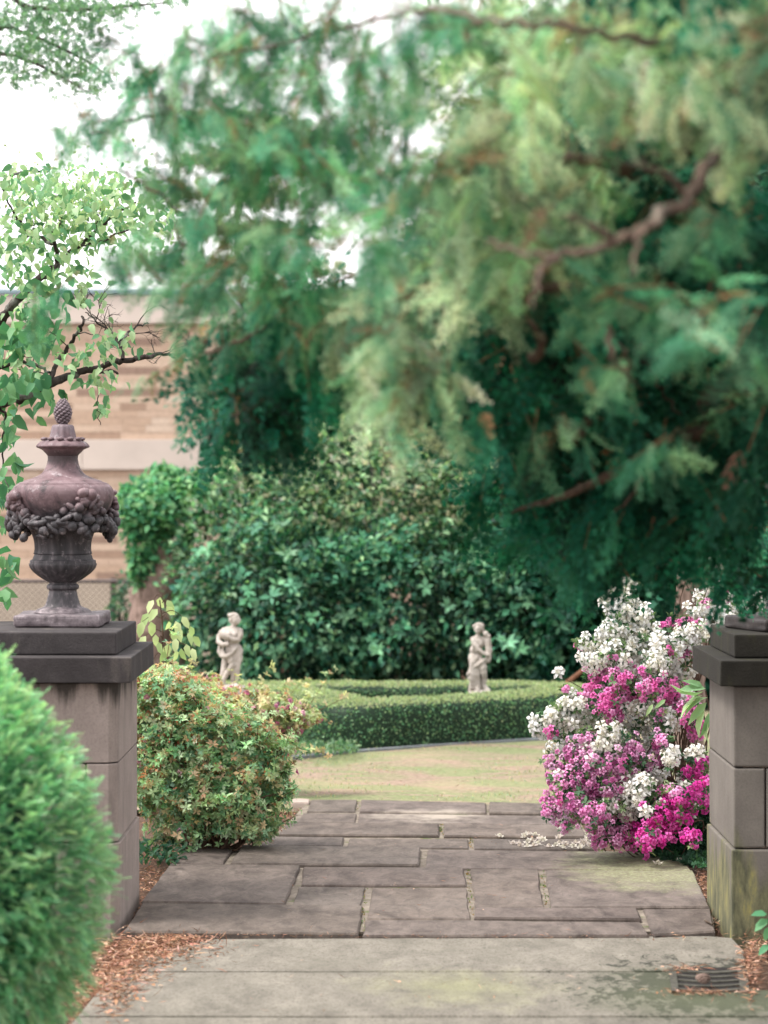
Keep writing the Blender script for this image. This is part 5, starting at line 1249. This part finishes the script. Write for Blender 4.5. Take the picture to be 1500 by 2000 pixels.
# middle boughs, left and centre
foliage([(330, 130, 70, 60, 5.2, 110), (420, 100, 80, 70, 5.0, 130), (520, 150, 90, 70, 5.1, 150), (300, 230, 70, 50, 5.3, 90), (400, 230, 90, 60, 5.2, 150), (500, 260, 90, 60, 5.1, 150), (610, 170, 80, 80, 5.0, 120), (600, 270, 80, 50, 5.0, 130), (690, 240, 70, 80, 4.9, 120), (700, 110, 80, 60, 4.6, 90), (790, 60, 80, 60, 4.4, 100), (900, 30, 90, 40, 4.3, 80), (560, 60, 70, 40, 4.9, 70), (640, 40, 70, 40, 4.8, 70), (470, 50, 60, 40, 5.0, 50), (260, 190, 50, 40, 5.4, 40), (180, 230, 50, 30, 5.5, 34), (240, 120, 50, 40, 5.4, 34), (130, 300, 50, 26, 5.6, 26), (600, 420, 60, 40, 5.0, 40), (700, 400, 50, 50, 4.8, 40), (780, 200, 60, 70, 4.6, 80),
    (200, 270, 55, 35, 5.5, 40), (120, 280, 40, 22, 5.6, 18), (250, 350, 50, 35, 5.4, 30), (560, 330, 90, 45, 5.0, 150), (660, 330, 70, 45, 4.9, 110), (450, 340, 70, 45, 5.1, 90), (300, 330, 50, 40, 5.2, 40), (360, 400, 45, 40, 5.2, 46), (400, 470, 60, 40, 5.2, 60), (250, 500, 60, 50, 5.3, 60), (330, 560, 70, 50, 5.3, 90), (430, 560, 70, 50, 5.3, 110), (500, 480, 60, 40, 5.2, 60),
    (760, 340, 60, 60, 4.6, 80), (800, 300, 50, 60, 4.4, 60), (650, 450, 50, 40, 4.6, 50), (730, 480, 60, 50, 4.2, 60), (560, 560, 80, 55, 5.2, 130), (640, 600, 70, 50, 5.0, 100), (370, 640, 45, 45, 5.4, 50), (320, 730, 20, 26, 5.5, 14), (460, 640, 60, 50, 5.4, 90), (560, 640, 70, 60, 5.2, 120), (90, 620, 40, 30, 5.4, 26), (90, 560, 40, 24, 5.5, 14)],
    MIDC, CEDAR, .055, .092, .55, .12, dthick=.07, kd=1.08, kn=.78, up=10)
# darker boughs, the tree's own shade put into their palette
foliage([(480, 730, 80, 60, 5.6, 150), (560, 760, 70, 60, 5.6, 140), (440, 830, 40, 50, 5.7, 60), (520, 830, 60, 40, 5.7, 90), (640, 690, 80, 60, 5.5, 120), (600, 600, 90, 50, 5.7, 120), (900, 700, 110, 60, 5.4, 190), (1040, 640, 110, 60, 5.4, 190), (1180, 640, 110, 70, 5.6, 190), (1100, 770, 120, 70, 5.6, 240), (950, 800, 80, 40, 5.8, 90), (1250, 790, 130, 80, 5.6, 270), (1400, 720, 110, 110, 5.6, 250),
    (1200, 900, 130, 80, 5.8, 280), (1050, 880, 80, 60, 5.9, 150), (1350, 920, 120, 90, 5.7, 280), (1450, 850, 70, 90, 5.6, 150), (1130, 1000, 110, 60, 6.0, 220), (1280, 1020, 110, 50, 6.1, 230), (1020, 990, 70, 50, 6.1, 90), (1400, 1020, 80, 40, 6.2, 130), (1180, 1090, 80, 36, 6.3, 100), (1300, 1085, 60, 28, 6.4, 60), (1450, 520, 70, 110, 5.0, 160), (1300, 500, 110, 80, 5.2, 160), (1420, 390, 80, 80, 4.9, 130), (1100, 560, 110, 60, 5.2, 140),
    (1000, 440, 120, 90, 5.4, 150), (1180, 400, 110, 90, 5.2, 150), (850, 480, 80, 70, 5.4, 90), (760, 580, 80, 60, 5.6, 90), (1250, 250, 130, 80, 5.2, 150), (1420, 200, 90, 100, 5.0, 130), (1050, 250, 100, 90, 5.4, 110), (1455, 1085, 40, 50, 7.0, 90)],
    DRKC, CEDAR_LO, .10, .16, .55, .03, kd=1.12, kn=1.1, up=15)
# tips within the shade, lighter palette standing for sun
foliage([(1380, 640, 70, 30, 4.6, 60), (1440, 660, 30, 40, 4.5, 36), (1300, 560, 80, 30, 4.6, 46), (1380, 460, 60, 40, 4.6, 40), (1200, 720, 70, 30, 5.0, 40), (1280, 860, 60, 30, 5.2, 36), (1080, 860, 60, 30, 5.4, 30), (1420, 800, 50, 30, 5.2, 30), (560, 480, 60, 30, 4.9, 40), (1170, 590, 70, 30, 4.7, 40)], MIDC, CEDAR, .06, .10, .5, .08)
# the crown goes on above and to the right of the view
foliage([(1650, 100, 160, 200, 4.6, 160), (1680, 500, 140, 200, 5.2, 160), (1650, 850, 120, 180, 5.8, 160), (1300, -150, 300, 90, 4.4, 160), (1600, -200, 260, 120, 5.0, 160), (1350, -300, 300, 120, 6.2, 200), (1250, -60, 300, 60, 6.6, 160), (1500, -450, 300, 120, 6.2, 200)], DRKC, CEDAR_XLO, .10, .17, .5, .02)

b = Buf(); N = 2600; p = shell_points(N, .25); pos = np.array([2.45, 6.0, 3.3]) + p * [1.75, 2.6, 2.1]  # unseen mass of crown, added to shade the right pillar
pxs = pos[:, 0] / pos[:, 1] * FPX + 750; pys = HZ - (pos[:, 2] - EYE) / pos[:, 1] * FPX
pos = pos[((pxs > 1530) | (pys < -60)) & (pos[:, 1] > 2.5)]; N = len(pos)
multi(b, CEDAR_XLO, pos, unit(RNG.normal(size=(N, 3)) * .6 + [0, 0, -.6]), sph(N), RNG.uniform(.22, .38, N), pick(DRKC, N)); b.build('shade_crown', M['needle'], ced, 'stuff')
# ================================================================== LITTER, GRATE, SMALL THINGS
def litter(name, label, spots, zf, seed):
    b = Buf()
    for (px, py, rx, ry, n, sz) in spots:
        a = RNG.normal(size=(n, 2)) * .55; pp = np.array([G(px + u * rx, py + w * ry, zf(px + u * rx, py + w * ry) + RNG.uniform(0, .015)) for u, w in a])
        n_old = n; m = int(n * .72); d = RNG.normal(size=(n, 3)) * [1, 1, .22]
        cols = pick([(.36, .19, .12), (.46, .26, .18), (.25, .125, .08), (.52, .34, .25), (.13, .07, .05)], n, .2)
        b.add(*inst(quad_tpl(.028), pp[:m], d[:m], sph(m), RNG.uniform(.025, .07, m) * sz, cols[:m]))
        b.add(*inst(LEAF2, pp[m:], d[m:], sph(n - m) * .5 + [0, 0, 1], RNG.uniform(.010, .026, n - m) * sz, cols[m:]))
    o = b.build(name, M['litter'], None, 'stuff'); props(o, label, 'litter')
soilz = lambda x, y: -.058
litter('leaf_litter', 'reddish brown needle litter between the yew bush and the pavement', [(300, 1850, 110, 28, 1500, 1), (250, 1880, 70, 40, 1200, 1), (215, 1925, 55, 40, 1000, 1), (160, 1960, 60, 50, 800, 1), (340, 1832, 90, 9, 400, .8)], lambda x, y: -.020 if x > 200 else -.04, 1)
litter('leaf_litter', 'dry brown litter in the gap between the left pillar and the flags', [(295, 1715, 34, 50, 500, .8), (262, 1765, 22, 30, 250, .8), (320, 1668, 45, 12, 160, .8)], soilz, 2)
litter('leaf_litter', 'dry brown litter in the gap between the right pillar and the flags', [(1372, 1725, 18, 45, 420, .8), (1400, 1785, 20, 25, 220, .7)], lambda x, y: -.04, 3)
litter('leaf_litter', 'brown litter around the drain grate at the right corner', [(1465, 1890, 20, 50, 420, .9), (1380, 1937, 80, 6, 160, .8), (1330, 1892, 30, 8, 90, .8), (1480, 1850, 30, 30, 200, .9)], lambda x, y: -.014, 4)
litter('leaf_litter', 'scattered needles and bits lying on the flags and pavement', [(800, 1740, 500, 60, 60, .5), (850, 1930, 600, 60, 40, .6), (900, 1640, 260, 30, 40, .5), (700, 1826, 500, 3, 220, .6), (1150, 1830, 250, 4, 60, .6)], lambda x, y: .001 if y < 1822 else -.015, 5)
litter('leaf_litter', 'brown bits and dry leaves scattered over the worn lawn', [(850, 1510, 420, 50, 420, .55)], lambda x, y: -.03, 7)
litter('fallen_petals', 'faded pink petals littering the soil beside the back of the path', [(560, 1590, 30, 16, 220, .8)], lambda x, y: -.03, 6)
# drain grate
gr = thing('drain_grate', G(1388, 1913, FZ), 'rusty iron drain grate sunk in the pavement near the right pillar', 'grate')
g0, g1 = G(1312, 1895, FZ), G(1462, 1932, FZ)
def arc_bar(name, py, h, w, x0=1316, x1=1456, z=FZ + .006):
    pts = [G(x, py + 5 * math.sin(math.pi * (x - 1312) / 150.0), z) for x in np.linspace(x0, x1, 12)]
    poly = [(p[0], p[1] + w) for p in pts] + [(p[0], p[1] - w) for p in pts[::-1]]
    bm_obj(name, prism(poly, z - h, z, .001), M['iron'], gr)
for py in (1893, 1902, 1911, 1920, 1929): arc_bar('grate_bar', py, .02, .0085 if py not in (1893, 1929) else .013)
for x0, x1 in ((1306, 1320), (1440, 1458)):
    q4 = [G(x0, 1892, FZ + .006), G(x1, 1892, FZ + .006), G(x1 + 6, 1936, FZ + .006), G(x0 + 6, 1936, FZ + .006)]; bm_obj('grate_frame', prism([(p[0], p[1]) for p in q4], -.06, FZ + .008, .002), M['iron'], gr)
q4 = [G(1312, 1890, FZ), G(1452, 1890, FZ), G(1460, 1938, FZ), G(1318, 1938, FZ)]; plain('drain_dark', (.015, .013, .012), .95)
bm_obj('pit_dark_plate', prism([(p[0], p[1]) for p in q4], -.06, FZ + .0015), M['drain_dark'], gr)  # solid near-black plate; the unlit pit's darkness is put into its colour
# pine cone on the grate
bm = bmesh.new()
for k in range(60):
    zz = -.95 + 1.9 * k / 60; a = k * 2.4; rr2 = math.sqrt(1 - zz * zz); ell(bm, (.013 * rr2 * math.cos(a) * (1.1 - .4 * zz), .024 * zz, .012 * rr2 * math.sin(a) * (1.1 - .4 * zz)), (.006, .004, .004), None, 1)
o = bm_obj('pine_cone', bm, M['bark_pink'], None, smooth=True); o.location = G(1372, 1918, .006) + np.array([0, 0, .012]); o.rotation_euler.z = .8; props(o, 'small pinkish pine cone lying on the drain grate', 'pine cone')
# edging stone by the back of the path
pc = G(590, 1576, -.03); bm = wear(box_bm(pc[0] - .05, pc[0] + .035, pc[1] - .06, pc[1] + .06, -.06, .005, .008, 2), .004, 20, 1); o = bm_obj('edging_stone', bm, M['edge_stone']); props(o, 'small rough edging stone at the left back corner of the path', 'stone')
# loose twig at the right pillar's foot
v, q = tube([G(1376, 1797, .006), G(1390, 1806, .006), G(1401, 1795, .01)], .004, .003, 5); o = link('loose_twig', mesh_from('loose_twig', v, q, None, M['bark_cedar'], True)); props(o, 'bent grey twig lying on the flags at the right pillar foot', 'twig')
# seedling at the right edge
D = 8.2; bp = G(1500, 1880, -.06); sd = thing('leafy_seedling', (bp[0], bp[1], -.06), 'young plant with bright green leaves at the right edge by the pillar', 'plant')
lm = leaf_meshes('leaf', leaf_tpl(.28, .06, .2), [(.10, .30, .15), (.16, .38, .19)], M['leaf'])
v, q = tube([bp, P(1502, 1800, 7.9), P(1500, 1775, 7.9)], .004, .002, 5); link('stem', mesh_from('stem', v, q, None, M['twig'], True), None, sd)
ll = [(1498, 1785, -1, .1, .055), (1500, 1795, -.9, -.6, .06), (1502, 1782, .4, -.7, .06), (1504, 1810, -.5, -1, .05), (1502, 1845, -.7, -.5, .05), (1503, 1780, .3, .6, .05), (1506, 1800, .9, -.2, .06)]
pieces('leaf', None, np.array([P(a, c, 7.9) for a, c, *_ in ll]), np.array([[dx, -.3, dz] for _, _, dx, dz, _ in ll]), np.array([[0, -.6, .9]] * len(ll)), np.array([l for *_, l in ll]), np.arange(len(ll)), lm, sd)
# lichen-green broad leaf patch on right bottom soil edge is left to the ground material
